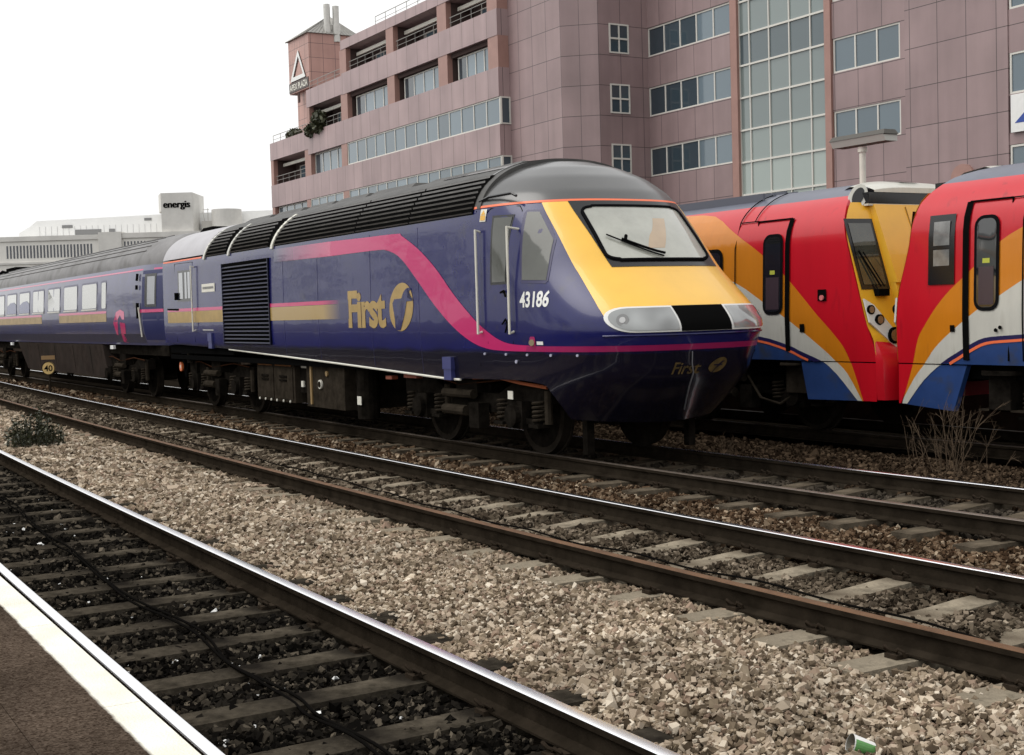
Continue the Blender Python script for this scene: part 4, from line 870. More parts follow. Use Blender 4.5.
livery(ul, RO_L, OW_L, WB_L, -36, 0, True, 1)
skirt(ul, [(-13.36,.985),(-13.24,.48),(-12.2,.50),(-12.03,.985)], RO_L, OW_L, WB_L, 1, -12.0)
def door(parent, xa, xb, z0, z1, wx0, wx1, wz0, wz1, seal_right=True):
    f = uside(.016)
    mb = MB()
    for pts, r in (([(xa, z0), (xa, z1)], .012), ([(xa, z1), (xb, z1)], .012), ([(xb, z0), (xb, z1)], .012)):
        mb.tube([f(x, z) for x, z in pts], r, 5)
    xs = xb if seal_right else xa
    P = [uside(.018)(xs-.045, z) for z in np.linspace(z0, z1, 12)]; Q = [uside(.018)(xs+.045, z) for z in np.linspace(z0, z1, 12)]
    mb.grid(np.array([[p, q] for p, q in zip(P, Q)])); mb.build('door_seal', BLK, parent, fixn=False)
    o = decal(rrect(wx0-.04, wx1+.04, wz0-.04, wz1+.04, .12), uside(.017), 'door_window', RUB, parent)
    g_ = decal(rrect(wx0, wx1, wz0, wz1, .09), uside(.021), 'door_glass', DGLASS, parent); g_.parent = o
    xm = (wx0+wx1)/2; s2 = decal([(xm-.05, (wz0+wz1)/2-.0), (xm+.05, (wz0+wz1)/2), (xm+.05, (wz0+wz1)/2+.055), (xm-.05, (wz0+wz1)/2+.055)], uside(.024), 'sticker', mat('sticker_yellow', (.42, .45, .05), .5) if 'sticker_yellow' not in bpy.data.materials else bpy.data.materials['sticker_yellow'], parent); s2.parent = o
    s3 = decal([(wx0+.03, wz0+.03), (wx1-.03, wz0+.03), (wx1-.03, (wz0+wz1)/2-.04), (wx0+.03, (wz0+wz1)/2-.04)], uside(.0235), 'door_glass_lower', mat('door_inner', (.05, .032, .04), .3) if 'door_inner' not in bpy.data.materials else bpy.data.materials['door_inner'], parent); s3.parent = o
for par_, xs_ in ((ul, (-17.2, -19.8)),):
    for q_ in xs_: mb = MB(); mb.tube([uside(.016)(q_, z) for z in np.linspace(1.02, 3.1, 12)], .006, 5); mb.build('panel_seam', BLK, par_)
door(ul, -14.27, -13.58, 1.12, 2.91, -14.03, -13.71, 1.66, 2.68)
mb = MB(); f = uside(.018); mb.tube([f(-14.66, z) for z in np.linspace(1.1, 2.92, 6)], .008, 5); mb.tube([f(-14.66, z) for z in np.linspace(2.92, 3.32, 10)], .008, 5); mb.tube([(x_, *f(0, 2.92)[1:]) for x_ in (-14.66, -14.27)], .008, 5); mb.tube([f(-14.35, z) for z in np.linspace(2.92, 3.32, 10)], .007, 5); mb.build('body_seam', BLK, ul)
decal(rrect(-15.75, -14.93, 1.75, 2.58, .13), uside(.017), 'window', RUB, ul); decal(rrect(-15.7, -14.98, 1.80, 2.53, .10), uside(.021), 'window_glass', DGLASS, ul)
decal([(-13.0, 1.79), (-12.84, 1.79), (-12.84, 1.94), (-13.0, 1.94)], uside(.012), 'socket_recess', BLK, ul); p = Vector(uside(.016)(-12.91, 1.83)); mb = MB(); mb.cyl(p, p+Vector((0, -.02, 0)), .035, n=12); mb.build('marker_lamp', mat('lamp_pink', (.7, .2, .2), .3), ul)
for (pr_, xx) in ((ul, -13.29),):
    decal([(xx-.05, 1.38), (xx+.04, 1.38), (xx+.04, 1.49), (xx-.05, 1.49)], uside(.016), 'latch', BLK, pr_)
# cab front of the left car: windscreens, corridor connection, lamps
def cab_front(parent, ex, s):
    bw = .84 if s > 0 else .55
    X_ = lambda z, y: ex(z) + s*(.10*(1-((y)/1.4)**2))
    def fpatch(nm, m, y0f, y1f, zs, off, ny=6):
        mb = MB(); mb.grid(np.array([[(X_(z, y)+s*off, Y4+y, z) for y in np.linspace(y0f(z), y1f(z), ny)] for z in zs])); return mb.build(nm, m, parent, smooth=True)
    edge = lambda z: -float(W4(z))*.995
    fpatch('front_panel', YEL2, edge, lambda z: -edge(z), np.linspace(1.0, 3.06, 24), .012, 20)
    for sg in (-1, 1):
        lo_, hi_ = (-1.355, -.90) if sg < 0 else (.90, 1.355)
        fr_ = fpatch('windscreen_frame', BLKG, lambda z: lo_, lambda z: hi_, np.linspace(1.92, 2.84, 8), .02); gl_ = fpatch('windscreen', mat('unit_screen', (.035, .035, .026), .05, coat=1, var=.4, vscale=3) if 'unit_screen' not in bpy.data.materials else bpy.data.materials['unit_screen'], lambda z: lo_+.05, lambda z: hi_-.05, np.linspace(1.98, 2.78, 8), .028); gl_.parent = fr_
    mb = MB(); mb.tube([(X_(2.45, -1.25)+s*.06, Y4-1.28, 2.42), (X_(1.9, -1.1)+s*.07, Y4-1.10, 1.95)], .012, 5); mb.tube([(X_(2.4, -1.2)+s*.06, Y4-1.22, 2.4), (X_(1.9, -1.)+s*.07, Y4-1.05, 1.95)], .009, 5); mb.box(min(X_(1.9, -1.1), X_(1.9, -1.1)+s*.10), max(X_(1.9, -1.1), X_(1.9, -1.1)+s*.10), Y4-1.17, Y4-.98, 1.83, 1.92); mb.build('wiper', BLK, parent)
    # corridor connection
    mb = MB(); zz = [1.12, 2.0, 3.03]
    for z0, z1 in zip(zz[:-1], zz[1:]):
        xa0, xa1 = ex(z0)+s*.05, ex(z1)+s*.05; f0, f1_ = ex(z0)+s*(.20 if s > 0 else .08), ex(z1)+s*(.16 if s > 0 else .08)
        mb.add([(xa0, Y4-.88, z0), (f0, Y4-.86, z0), (f0, Y4+.86, z0), (xa0, Y4+.88, z0), (xa1, Y4-.88, z1), (f1_, Y4-.86, z1), (f1_, Y4+.86, z1), (xa1, Y4+.88, z1)], [(0,1,5,4),(1,2,6,5),(2,3,7,6),(4,5,6,7),(0,3,2,1)])
    mb.build('corridor_connection', YEL2, parent)
    mb = MB()
    for y in (-.3, .32): mb.tube([(ex(z)+s*(.205 - .04*(z-1.12)/1.9), Y4+y, z) for z in (1.14, 2.0, 3.0)], .007, 4)
    mb.build('corridor_seam', mat('seam_amber', (.3, .15, .02), .5) if 'seam_amber' not in bpy.data.materials else bpy.data.materials['seam_amber'], parent)
    # destination box and white brow
    mb = MB(); mb.box(*sorted((ex(3.1)-s*.4, ex(3.1)+s*.17)), Y4-.92, Y4+.92, 3.04, 3.19); mb.build('destination_display', BLKG, parent)
    mb = MB(); mb.box(*sorted((ex(3.1)-s*.3, ex(3.1)+s*.185)), Y4-.95, Y4+.95, 3.012, 3.038); mb.build('display_sill', SWWH, parent)
    mb = MB(); n_ = 18; P = []
    for k in range(n_+1):
        y = -bw + 2*bw*k/n_; dz = .12*abs(y)**3
        P.append([(ex(3.2)-s*.30, Y4+y, 3.36-dz*1.4), (ex(3.2)-s*.2, Y4+y, 3.385-dz*1.3), (ex(3.15)+s*.08, Y4+y, 3.34-dz), (ex(3.1)+s*.185, Y4+y, 3.26-dz*.6), (ex(3.1)+s*.19, Y4+y, 3.19)])
    mb.grid(np.array(P)); mb.build('white_brow', SWWH, parent, smooth=True)
    mb = MB(); mb.add([(ex(3.2)-s*.15, Y4-.28, 3.392), (ex(3.15)+s*.10, Y4-.24, 3.352), (ex(3.15)+s*.10, Y4+.08, 3.356), (ex(3.2)-s*.15, Y4+.08, 3.396)], [(0, 1, 2, 3)]); mb.build('brow_window', BLKG, parent)
    for sg in (-1, 1):
        c = Vector((ex(3.1)+s*.0, Y4+sg*(bw+.12), 3.12 if s > 0 else 3.05)); o = MB(); d = Vector((s*.80, sg*.42, .40)).normalized(); u_ = Vector((-s*.25, -sg*.62, .62)).normalized(); v_ = d.cross(u_).normalized(); u_ = v_.cross(d)
        pts = [c + u_*math.cos(t)*.20 + v_*math.sin(t)*.115 for t in np.linspace(0, 2*math.pi, 20, endpoint=False)]
        o.add([p - d*.10 for p in pts] + [p + d*.05 for p in pts], [tuple(range(20, 40))] + [(i, (i+1) % 20, 20+(i+1) % 20, 20+i) for i in range(20)]); q = o.build('marker_pod', SWWH, parent)
        o = MB(); pts = [c + d*.055 + u_*math.cos(t)*.145 + v_*math.sin(t)*.07 for t in np.linspace(0, 2*math.pi, 20, endpoint=False)]; o.add(pts, [tuple(range(20))]); q2 = o.build('marker_window', BLKG, parent); q2.parent = q
    # lamp clusters
    for sg in (-1, 1):
        o = MB(); P = [(sg*y, z) for y, z in ((1.385, 1.80), (1.26, 1.72), (.96, 1.24), (.93, 1.12), (1.06, 1.14), (1.385, 1.50))]
        o.add([(X_(z, y)+s*.03, Y4+y, z) for y, z in P] + [(X_(z, y)+s*.06, Y4+y, z) for y, z in P], [tuple(range(6, 12))] + [(i, (i+1) % 6, 6+(i+1) % 6, 6+i) for i in range(6)]); cl = o.build('lamp_cluster', ECON2, parent)
        for y, z, r in ((1.335, 1.66, .06), (1.24, 1.53, .07), (1.10, 1.33, .105)):
            o = MB(); x0 = X_(z, sg*y)+s*.055; o.cyl((x0, Y4+sg*y, z), (x0+s*.03, Y4+sg*y, z), r, n=20, mi=0); o.cyl((x0+s*.03, Y4+sg*y, z), (x0+s*.034, Y4+sg*y, z), r*.72, n=20, mi=1); q = o.build('headlight', [BLK, mat('lamp_glass', (.3, .27, .25), .1, metal=.6) if 'lamp_glass' not in bpy.data.materials else bpy.data.materials['lamp_glass']], parent); q.parent = cl
    # bumper apron
    ka = .66 if s > 0 else .06
    n_ = 16; mb = MB(); P = []
    for z, ff, ww in ((1.26, .06, 1.385), (1.12, .26, 1.39), (1.0, .36, 1.40), (.75, .37, 1.40), (.52, .36, 1.38)):
        P.append([(exb(z, s, ex) + s*ka*ff*(math.cos(t)**.5 if math.cos(t) > 0 else 0), Y4 + ww*math.sin(t), z) for t in np.linspace(-HP, HP, n_+1)])
    mb.grid(np.array(P)); mb.build('apron', REDP, parent, smooth=True)
    mb = MB(); mb.box(*sorted((ex(1.)-s*.2, ex(1.)+s*.38)), Y4-.3, Y4+.3, .72, 1.0); mb.build('coupling', UND, parent)
def exb(z, s, ex): return ex(max(1.0, z)) 
cab_front(ul, exl, 1)
# right car
ur = thing('train_car', (-7, Y4, 0), 'red, orange and white electric train car cut off by the right edge of the photo', 'train car', 'red and orange train cars')
exr = lambda z: float(np.interp(z, [1.0, 1.5, 1.89, 2.14, 2.42, 2.77, 2.94, 3.07, 3.16, 3.24, 3.30, 3.39], [-11.63, -11.64, -11.60, -11.52, -11.44, -11.39, -11.36, -11.29, -11.22, -11.16, -11.03, -10.5]))
unit_shell(ur, exr, 8, -1)
RO_R = [(-8.6,2.95),(-9.4,2.70),(-9.78,2.55),(-10.1,2.40),(-10.58,2.04),(-10.81,1.87),(-11.0,1.69),(-11.19,1.46),(-11.30,1.30),(-11.38,1.04),(-11.58,.50)]
OW_R = [(-8.6,2.35),(-9.4,2.12),(-9.78,1.96),(-10.12,1.78),(-10.43,1.62),(-10.81,1.37),(-11.04,1.19),(-11.18,1.03),(-11.38,.82),(-11.60,.50)]
WB_R = [(-8.6,1.38),(-9.4,1.37),(-9.96,1.34),(-10.31,1.31),(-10.52,1.23),(-10.72,1.13),(-10.93,1.02),(-11.23,.8),(-11.50,.50)]
livery(ur, RO_R, OW_R, WB_R, 8, 0, True, -1)
skirt(ur, [(-10.59,.985),(-10.79,.44),(-11.62,.50),(-11.62,.985)], RO_R, OW_R, WB_R, -1, -11.63)
door(ur, -10.57, -9.98, 1.05, 2.88, -10.41, -10.14, 1.66, 2.67, seal_right=False)
mb = MB(); f = uside(.018); mb.tube([f(-9.78, z) for z in np.linspace(1.05, 2.88, 8)], .008, 5); mb.tube([f(-9.78, z) for z in np.linspace(2.88, 3.32, 10)], .008, 5); mb.tube([(x_, *f(0, 2.88)[1:]) for x_ in (-9.98, -9.4)], .008, 5); mb.build('body_seam', BLK, ur)
wfr = decal([(-11.13, 1.94), (-10.74, 1.94), (-10.74, 2.76), (-11.13, 2.76)], uside(.014), 'cab_window', BLKG, ur)
for z0, z1, m_ in ((2.40, 2.68, 'a'), (2.16, 2.35, 'b')):
    q = decal([(-11.05, z0), (-10.81, z0), (-10.81, z1), (-11.05, z1)], uside(.019), 'cab_window_pane', mat('cab_pane_'+m_, (.17, .17, .165), .1, coat=.6, var=.35, vscale=6), ur); q.parent = wfr
decal([(-10.80, 1.38), (-10.73, 1.38), (-10.73, 1.46), (-10.80, 1.46)], uside(.016), 'latch', BLK, ur)
mb = MB(); f = uside(.02)
for x_, z_ in ((-10.08, 1.43), (-10.14, 1.40)): p = Vector(f(x_, z_)); mb.cyl(p, p+Vector((0, -.01, 0)), .022, n=8)
mb.build('door_button', BLK, ur)
cab_front(ur, exr, -1)
# underframes of the units
for par, xa, xb, xs in ((ul, -36, -12.4, 1), (ur, -11.2, 8, -1)):
    mb = MB(); mb.box(xa, xb, Y4-1.2, Y4+1.2, .82, 1.0); mb.build('floor_pan', BLK, par)
bogie(ul, -15.0, Y4, 1.3, .42); bogie(ur, -8.2, Y4, 1.3, .42)
mb = MB(); mb.box(-13.75, -13.3, Y4-1.3, Y4-.9, .55, 1.0); mb.cyl((-13.6, Y4-1.28, .93), (-13.6, Y4-1.28, .96), .2, n=16); mb.tube([(-14.6, Y4-1.25, .75), (-14.3, Y4-1.28, .45), (-13.9, Y4-1.28, .38), (-13.7, Y4-1.25, .5)], .02, 6); mb.build('spring_mount', UNDL, par if 0 else ul)
mb = MB(); mb.box(-10.35, -10.05, Y4-1.3, Y4-1.0, .46, .92); mb.cyl((-10.2, Y4-1.2, .88), (-10.2, Y4-1.2, .93), .26, n=20); mb.box(-10.5, -9.8, Y4-1.3, Y4-1.1, .46, .48, 1); mb.box(-9.75, -9.2, Y4-1.3, Y4-.9, .45, .88, 2); mb.build('spring_mount', [UND, UNDL, mat('brown_box', (.05, .038, .028), .7)], ur)

# ------------------------------------------------------------------ pink office building
ob = thing('office_building', (-80, 50, 0), 'pink granite office block with ribbon windows, balconies and a glass stair wall', 'building')
def bpart(name, m, fn, **k):
    mb = MB(); fn(mb); return mb.build(name, m, ob, **k)
def ribbon(x0, x1, y, z0, z1, n, name='window', gl=WINGL, tones=None, rec=0.0, fr=.085, axis='x', facing=-1):
    """a window: white frame with n panes, glass as its sub-part"""
    mb = MB(); gm = MB()
    def put(mbx, a0, a1, d0, d1, zz0, zz1, t=.5):
        if axis == 'x': mbx.box(a0, a1, y+d0, y+d1, zz0, zz1, 0, t)
        else: mbx.box(y-d1, y-d0, a0, a1, zz0, zz1, 0, t)
    put(mb, x0, x1, -.06, .06, z0, z0+fr); put(mb, x0, x1, -.06, .06, z1-fr, z1)
    for k in range(n+1):
        xx = x0 + (x1-x0-fr)*k/n; put(mb, xx, xx+fr, -.06, .06, z0+fr, z1-fr)
    for k in range(n):
        a = x0 + (x1-x0-fr)*k/n + fr; c = x0 + (x1-x0-fr)*(k+1)/n; t = min(1, max(0, tones[k % len(tones)] + random.uniform(-.13, .13))) if tones else random.choice([.0, .3, .5, .6, .7, .9])*1.0
        put(gm, a, c, -.01, .02, z0+fr, z1-fr, t)
    o = mb.build(name, FRAMEW, ob); q = gm.build('glass', gl, ob); q.parent = o; return o
YA = 42.0
# core masses behind the front wing
bpart('wall', PANA, lambda m: m.box(-112, -70.9, YA+2.2, 62, 0, 17.0))
bpart('wall', PANA, lambda m: m.box(-103.2, -70.9, YA+2.2, 62, 17.0, 20.38))
bpart('wall', PANA, lambda m: m.box(-95.9, -70.9, YA+2.2, 62, 20.38, 22.9))
# spandrel bands
bands = [(-112, -71.75, 0, 9.8), (-112, -71.75, 11.50, 13.42), (-103.2, -71.75, 15.14, 16.95), (-112, -103.2, 15.60, 17.1), (-95.9, -71.75, 18.92, 20.55), (-103.2, -95.9, 18.98, 20.4), (-95.9, -71.75, 22.35, 23.05)]
for xa, xb, z0, z1 in bands: bpart('spandrel', PANA, lambda m: m.box(xa, xb, YA, YA+2.19, z0, z1))
cols_ = [(-112, -111.35, 9.8, 15.6), (-104.0, -103.2, 13.42, 15.6), (-103.9, -103.1, 9.8, 11.5), (-96.4, -95.3, 13.42, 15.14), (-103.2, -102.7, 13.42, 18.98), (-96.2, -94.95, 16.95, 22.35), (-87.75, -86.55, 16.95, 18.92), (-87.75, -86.55, 20.55, 22.35), (-79.75, -78.45, 16.95, 18.92), (-79.75, -78.45, 20.55, 22.35), (-73.0, -71.75, 16.95, 22.35), (-96.3, -95.2, 9.8, 11.5)]
for a, b_, z0, z1 in cols_:
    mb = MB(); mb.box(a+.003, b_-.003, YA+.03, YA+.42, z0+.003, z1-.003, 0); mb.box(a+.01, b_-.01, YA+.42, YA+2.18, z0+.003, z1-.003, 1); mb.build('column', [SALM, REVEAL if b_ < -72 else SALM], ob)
# strip windows
ribbon(-95.25, -71.75, YA+.12, 13.43, 15.13, 14, tones=[.8, .6, .5, .7, .55, .75, .5])
ribbon(-95.2, -71.75, YA+.12, 9.81, 11.49, 14, tones=[.8, .6, .5, .7, .55, .75, .5])
ribbon(-102.65, -96.45, YA+.45, 13.43, 15.13, 4, tones=[.1, .7, .8, .6]); ribbon(-103.1, -96.35, YA+.12, 9.81, 11.49, 4, tones=[.7, .8, .6])
ribbon(-111.2, -104.1, YA+.4, 9.81, 11.49, 4, tones=[.5, .9, .6])
for xa, xb in ((-94.9, -87.8), (-86.5, -79.8), (-78.4, -73.1)): ribbon(xa+.5, xb-.1, YA+.6, 16.96, 18.60, 4, tones=[.0, .75, .9, .7])
# wrap-round corner glass
ribbon(YA+.1, YA+.8, -71.75, 13.43, 15.13, 1, axis='y', tones=[.2]); ribbon(YA+.1, YA+.8, -71.75, 9.81, 11.49, 1, axis='y', tones=[.2])
# recess lintels and balconies
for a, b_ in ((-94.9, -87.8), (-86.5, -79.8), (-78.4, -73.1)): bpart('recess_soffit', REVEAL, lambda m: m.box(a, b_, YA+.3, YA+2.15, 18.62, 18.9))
def balcony(xa, xb, z0, z1, plants=False, open_=False):
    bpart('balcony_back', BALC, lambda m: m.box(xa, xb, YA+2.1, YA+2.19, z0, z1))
    ribbon(xa+1.2, xb-.3, YA+2.05, z0+.05, z1-.55, 4, name='balcony_door', tones=[.9, .3, .2, .95])
    mb = MB(); mb.tube([(xa, YA+.25, z0+.75), (xb, YA+.25, z0+.75)], .03, 5); mb.tube([(xa, YA+.25, z0+.4), (xb, YA+.25, z0+.4)], .02, 5)
    for x_ in np.arange(xa+.2, xb, 1.4): mb.tube([(x_, YA+.25, z0), (x_, YA+.25, z0+.75)], .02, 5)
    mb.build('balcony_railing', mat('railing_grey', (.3, .29, .27), .5) if 'railing_grey' not in bpy.data.materials else bpy.data.materials['railing_grey'], ob)
    mb = MB(); mb.box(xa, xb, YA+.9, YA+1.05, z1-.55, z1-.3); mb.build('awning_roller', CREAM, ob)
for xa, xb in ((-94.9, -87.8), (-86.5, -79.8), (-78.4, -73.1)): balcony(xa, xb, 20.55, 22.35)
balcony(-102.65, -96.25, 16.95, 18.98); balcony(-111.3, -104.05, 13.42, 15.6)
# terrace railings
for xa, xb, z0 in ((-103.1, -96, 20.4), (-111.9, -103.3, 17.1), (-90, -74, 23.05)):
    mb = MB()
    mb.tube([(xa, YA+.3, z0+.7), (xb, YA+.3, z0+.7)], .03, 5); mb.tube([(xa, YA+.3, z0+.35), (xb, YA+.3, z0+.35)], .02, 5)
    for x_ in np.arange(xa, xb+.1, 1.75): mb.tube([(x_, YA+.3, z0), (x_, YA+.3, z0+.7)], .025, 5)
    mb.build('terrace_railing', bpy.data.materials['railing_grey'], ob)
# wing end, chamfer and return
zt = 27.5
bpart('wall', PANB, lambda m: m.plan([(-71.75, 42.8), (-65.8, 42.8), (-64.3, 44.45), (-64.3, 47.999), (-66, 62), (-70.89, 62), (-70.89, 44.0)], 0, zt))
for zc in (17.55, 14.05, 10.55): 
    ribbon(45.2, 46.6, -64.3, zc-.86, zc+.86, 2, axis='y', tones=[.05, .1]); bpart('window_bar', FRAMEW, lambda m: m.box(-64.36, -64.23, 45.28, 46.52, zc-.05, zc+.05))
# right facade around openings: spandrels full width, piers between
YB = 48.0
for xa, xb, xr in ((-64.3, -56.66, -56.66), (-49.05, -44.0, -44.62)):
    def fB(m):
        for z0, z1 in ((0, 9.55), (11.22, 13.1), (14.8, 16.62), (18.3, 20.2), (21.9, zt)): m.box(xa, xb, YB, YB+10, z0, z1)
        for z0, z1 in ((9.55, 11.22), (13.1, 14.8), (16.62, 18.3), (20.2, 21.9)):
            m.box(xa, xr, YB+.5, YB+10, z0, z1)
            if xr != xb: m.box(xr, xb, YB, YB+.5, z0, z1)
    bpart('facade', PANB, fB)
for z0, z1 in ((9.55, 11.22), (13.1, 14.8), (16.62, 18.3), (20.2, 21.9)):
    ribbon(-64.28, -56.70, YB+.1, z0, z1, 5, tones=[.0, .02, .05, .65, .75]); ribbon(-49.0, -44.64, YB+.1, z0, z1, 3, tones=[.6, .5, .45])
bpart('pilaster', SALM, lambda m: m.box(-56.66, -56.12, YB-.12, YB+.6, 0, zt))
bpart('pilaster', SALM, lambda m: m.box(-49.48, -49.05, YB-.12, YB+.6, 0, zt))
# curtain wall, each storey band a window part
zc = [0, 5.95, 7.7, 9.47, 11.2, 12.95, 14.68, 16.35, 18.1, 19.85, 21.6, 23.4, 25.2, zt]; xc_ = [-56.12, -55.3, -53.75, -52.2, -50.65, -49.48]
for i in range(len(zc)-1):
    mb = MB(); gm = MB(); base = {1: .75, 2: .72, 3: .50, 4: .32, 5: .34, 6: .06, 7: .36, 8: .05}.get(i, .2)
    for k in range(5):
        gm.box(xc_[k]+.03, xc_[k+1]-.03, YB+.12, YB+.15, zc[i]+.03, zc[i+1]-.03, 0, base + random.uniform(-.03, .05))
        mb.box(xc_[k]-.036, xc_[k]+.036, YB+.05, YB+.2, zc[i]+.05, zc[i+1]-.05)
    mb.box(-49.57, -49.485, YB+.05, YB+.2, zc[i]+.05, zc[i+1]-.05); mb.box(-56.12, -49.485, YB+.04, YB+.2, zc[i+1]-.05, zc[i+1]+.05)
    o = mb.build('curtain_window', FRAMEW, ob); q = gm.build('glass', CURTW, ob); q.parent = o
bpart('wall', REVEAL, lambda m: m.box(-56.1, -49.5, YB+.4, YB+10, 0, zt))
# projecting bay on the right
bpart('wall', PANB, lambda m: m.plan([(-44.0, YB+.003), (-42.95, 46.5), (-37.35, 46.5), (-37.35, 60), (-44.0, 60)], 0, zt))
bpart('wall', PANB, lambda m: [m.box(-37.345, -20, 46.55, 60, z0, z1) for z0, z1 in ((0, 6.4), (8.1, 8.58), (10.15, 10.2), (11.9, 13.7), (15.4, 17.2), (18.9, zt))] + [m.box(-37.345, -20, 47.0, 60, 6.4, 18.9)])
for z0, z1 in ((6.45, 8.08), (10.2, 11.9), (13.7, 15.4), (17.2, 18.9)): ribbon(-37.3, -31, 46.62, z0, z1, 4, tones=[.5, .7, .4])
mb = MB(); mb.cyl((-39.7, 46.5, 6.95), (-39.7, 46.38, 6.95), .62, n=24); mb.build('round_panel', SALM, ob)
# roof slabs
bpart('roof', ROOFG, lambda m: m.box(-112, -103.3, YA+2.2, 61, 17.003, 17.1))
bpart('roof', ROOFG, lambda m: (m.box(-95.8, -71.0, YA+2.2, 61, 22.9, 23.0)))
bpart('lower_tower_wall', PANT, lambda m: m.box(-113.6, -109.63, 45.4, 49.4, 16.5, 21.9))
bpart('tower_wall', PANT, lambda m: m.box(-114.4, -109.6, 45, 49.6, 21.9, 26.6))
def rf(m):
    a = (-112, 48.0, 28.75); e = [(-114.65, 44.8, 26.62), (-109.4, 44.8, 26.62), (-109.4, 49.8, 26.62), (-114.65, 49.8, 26.62)]
    m.add(e + [a], [(0, 1, 4), (1, 2, 4), (2, 3, 4), (3, 0, 4), (3, 2, 1, 0)])
    for p, q in ((e[0], e[1]), (e[1], e[2])):
        for t in np.linspace(0, 1, 15):
            s0 = Vector(p).lerp(Vector(q), t); m.tube([s0, s0.lerp(Vector(a), .97)], .05, 4)
bpart('tower_roof', METR, rf)
for x_, y_, h in ((-109.98, 47.0, 29.3), (-109.75, 47.75, 29.15)):
    mb = MB(); mb.cyl((x_, y_, 26.0), (x_, y_, 27.5), .36, n=16); mb.cyl((x_, y_, 27.5), (x_, y_, h), .29, n=16); mb.build('flue', FLUE, ob, smooth=True)
# sign on the tower: triangle + lettering
sg_ = thing('wall_sign', (-112.2, 44.95, 24), 'white outlined triangle sign with dark lettering strip on the pink tower', 'sign')
mb = MB()
tri = [(-114.0, 22.95), (-110.4, 22.95), (-112.0, 25.55)]; tin = [(-113.3, 23.3), (-110.95, 23.3), (-112.0, 25.0)]
mb.add([(x_, 44.93, z_) for x_, z_ in tri] + [(x_, 44.93, z_) for x_, z_ in tin], [(0, 1, 4, 3), (1, 2, 5, 4), (2, 0, 3, 5)]); mb.build('triangle', WHITE, sg_)
mb = MB(); tri2 = [(x_*1.0+.14, z_-.12) for x_, z_ in tri]; tin2 = [(x_+.14, z_-.12) for x_, z_ in tin]
mb.add([(x_, 44.96, z_) for x_, z_ in tri2] + [(x_, 44.96, z_) for x_, z_ in tin2], [(0, 1, 4, 3), (1, 2, 5, 4), (2, 0, 3, 5)]); mb.build('triangle_edge', REVEAL, sg_)
mb = MB(); mb.box(-114.35, -109.8, 44.94, 44.99, 22.0, 22.85); mb.build('name_strip', mat('strip_grey', (.09, .075, .07), .6), sg_)
P_, F_ = text_geo('APEX PLAZA', .55, .02); P_[:, 0] *= 4.2/P_[:, 0].max(); mb = MB(); mb.add([(-114.2+x_, 44.93, 22.15+z_) for x_, z_ in P_], F_); mb.build('lettering', CREAM, sg_)
mb = MB(); mb.box(-112.3, -111.9, 44.94, 44.99, 20.9, 21.85); mb.build('slot_vent', REVEAL, sg_)
# white sign with blue mark
sg2 = thing('wall_sign', (-36.5, 46.5, 9.3), 'white panel sign with blue mark on the pink wall at the right edge', 'sign')
mb = MB(); mb.box(-37.15, -33.6, 46.40, 46.46, 8.58, 10.14); mb.build('sign_board', WHITE, sg2)
mb = MB(); mb.add([(x_, 46.39, z_) for x_, z_ in ((-36.95, 8.95), (-36.0, 9.75), (-35.6, 9.75), (-36.2, 8.95))], [(0, 1, 2, 3)]); mb.build('blue_mark', mat('sign_blue', (.02, .06, .3), .5), sg2)
# balcony plants
def leafball(name, c, r, n, label, parent=None, sz=.1, **k):
    mb = MB()
    for i in range(n):
        d = Vector(rng.normal(size=3)); d.normalize(); p = Vector(c) + Vector((d.x*r[0], d.y*r[1], d.z*r[2]))*rng.uniform(.3, 1)**.5
        a = Vector(rng.normal(size=3)).normalized(); b_ = a.orthogonal().normalized(); s_ = sz*rng.uniform(.6, 1.4)
        mb.add([p-a*s_, p+b_*s_*.5, p+a*s_, p-b_*s_*.5], [(0, 1, 2, 3)], 0, rng.uniform(0, 1))
    return mb.build(name, LEAF, parent, fixn=False, label=label, **k)
leafball('balcony_shrub', (-100.6, YA-.05, 17.5), (1.25, .5, .95), 420, 'bushy dark green plant spilling over the corner balcony of the pink building', cat='plant', sz=.22)
leafball('balcony_shrub', (-102.4, YA-.1, 17.0), (.75, .4, .5), 220, 'small green plant at the left end of the bushy balcony', cat='plant', sz=.2)
leafball('balcony_shrub', (-107.5, YA+.5, 17.45), (1.6, .4, .35), 260, 'low dark plants on the roof terrace at the left end of the pink building', cat='plant', sz=.18)

# ------------------------------------------------------------------ far concrete building
tv = Vector((.508, .861, 0)).normalized(); nv = Vector((-.861, .508, 0)).normalized()
eb = thing('concrete_building', (-203.7, 48.2, 0), 'pale grey concrete building with slot windows and a lettered tower in the distance', 'building')
eb.rotation_euler = (0, 0, math.atan2(tv.y, tv.x))
def ep(name, m, fn):
    mb = MB(); fn(mb); return mb.build(name, m, eb, local=True)
FARW = mat('far_slot_glass', (.09, .095, .11), .4)
ep('wall', ECON, lambda m: m.box(-30, .65, 0, 30, 0, 15.0)); ep('wall', ECON, lambda m: m.box(4.1, 34, 0, 30, 0, 15.1))
ep('stair_block', ECON2, lambda m: m.box(.65, 4.1, -.5, 6, 0, 15.35))
ep('parapet', ECON2, lambda m: (m.box(-30, .64, -.25, 0, 14.35, 15.05), m.box(4.11, 34, -.25, 0, 14.4, 15.15)))
for k in range(26): ep('slot_window', FARW, lambda m: m.box(-13.35+k*.505, -13.1+k*.505, -.04, .1, 11.8, 13.7))
for k in range(10): ep('slot_window', FARW, lambda m: m.box(4.35+k*.5, 4.58+k*.5, -.04, .1, 12.9, 13.9))
ep('ledge', ECON2, lambda m: m.box(-30, .6, -.2, 0, 10.9, 11.2))
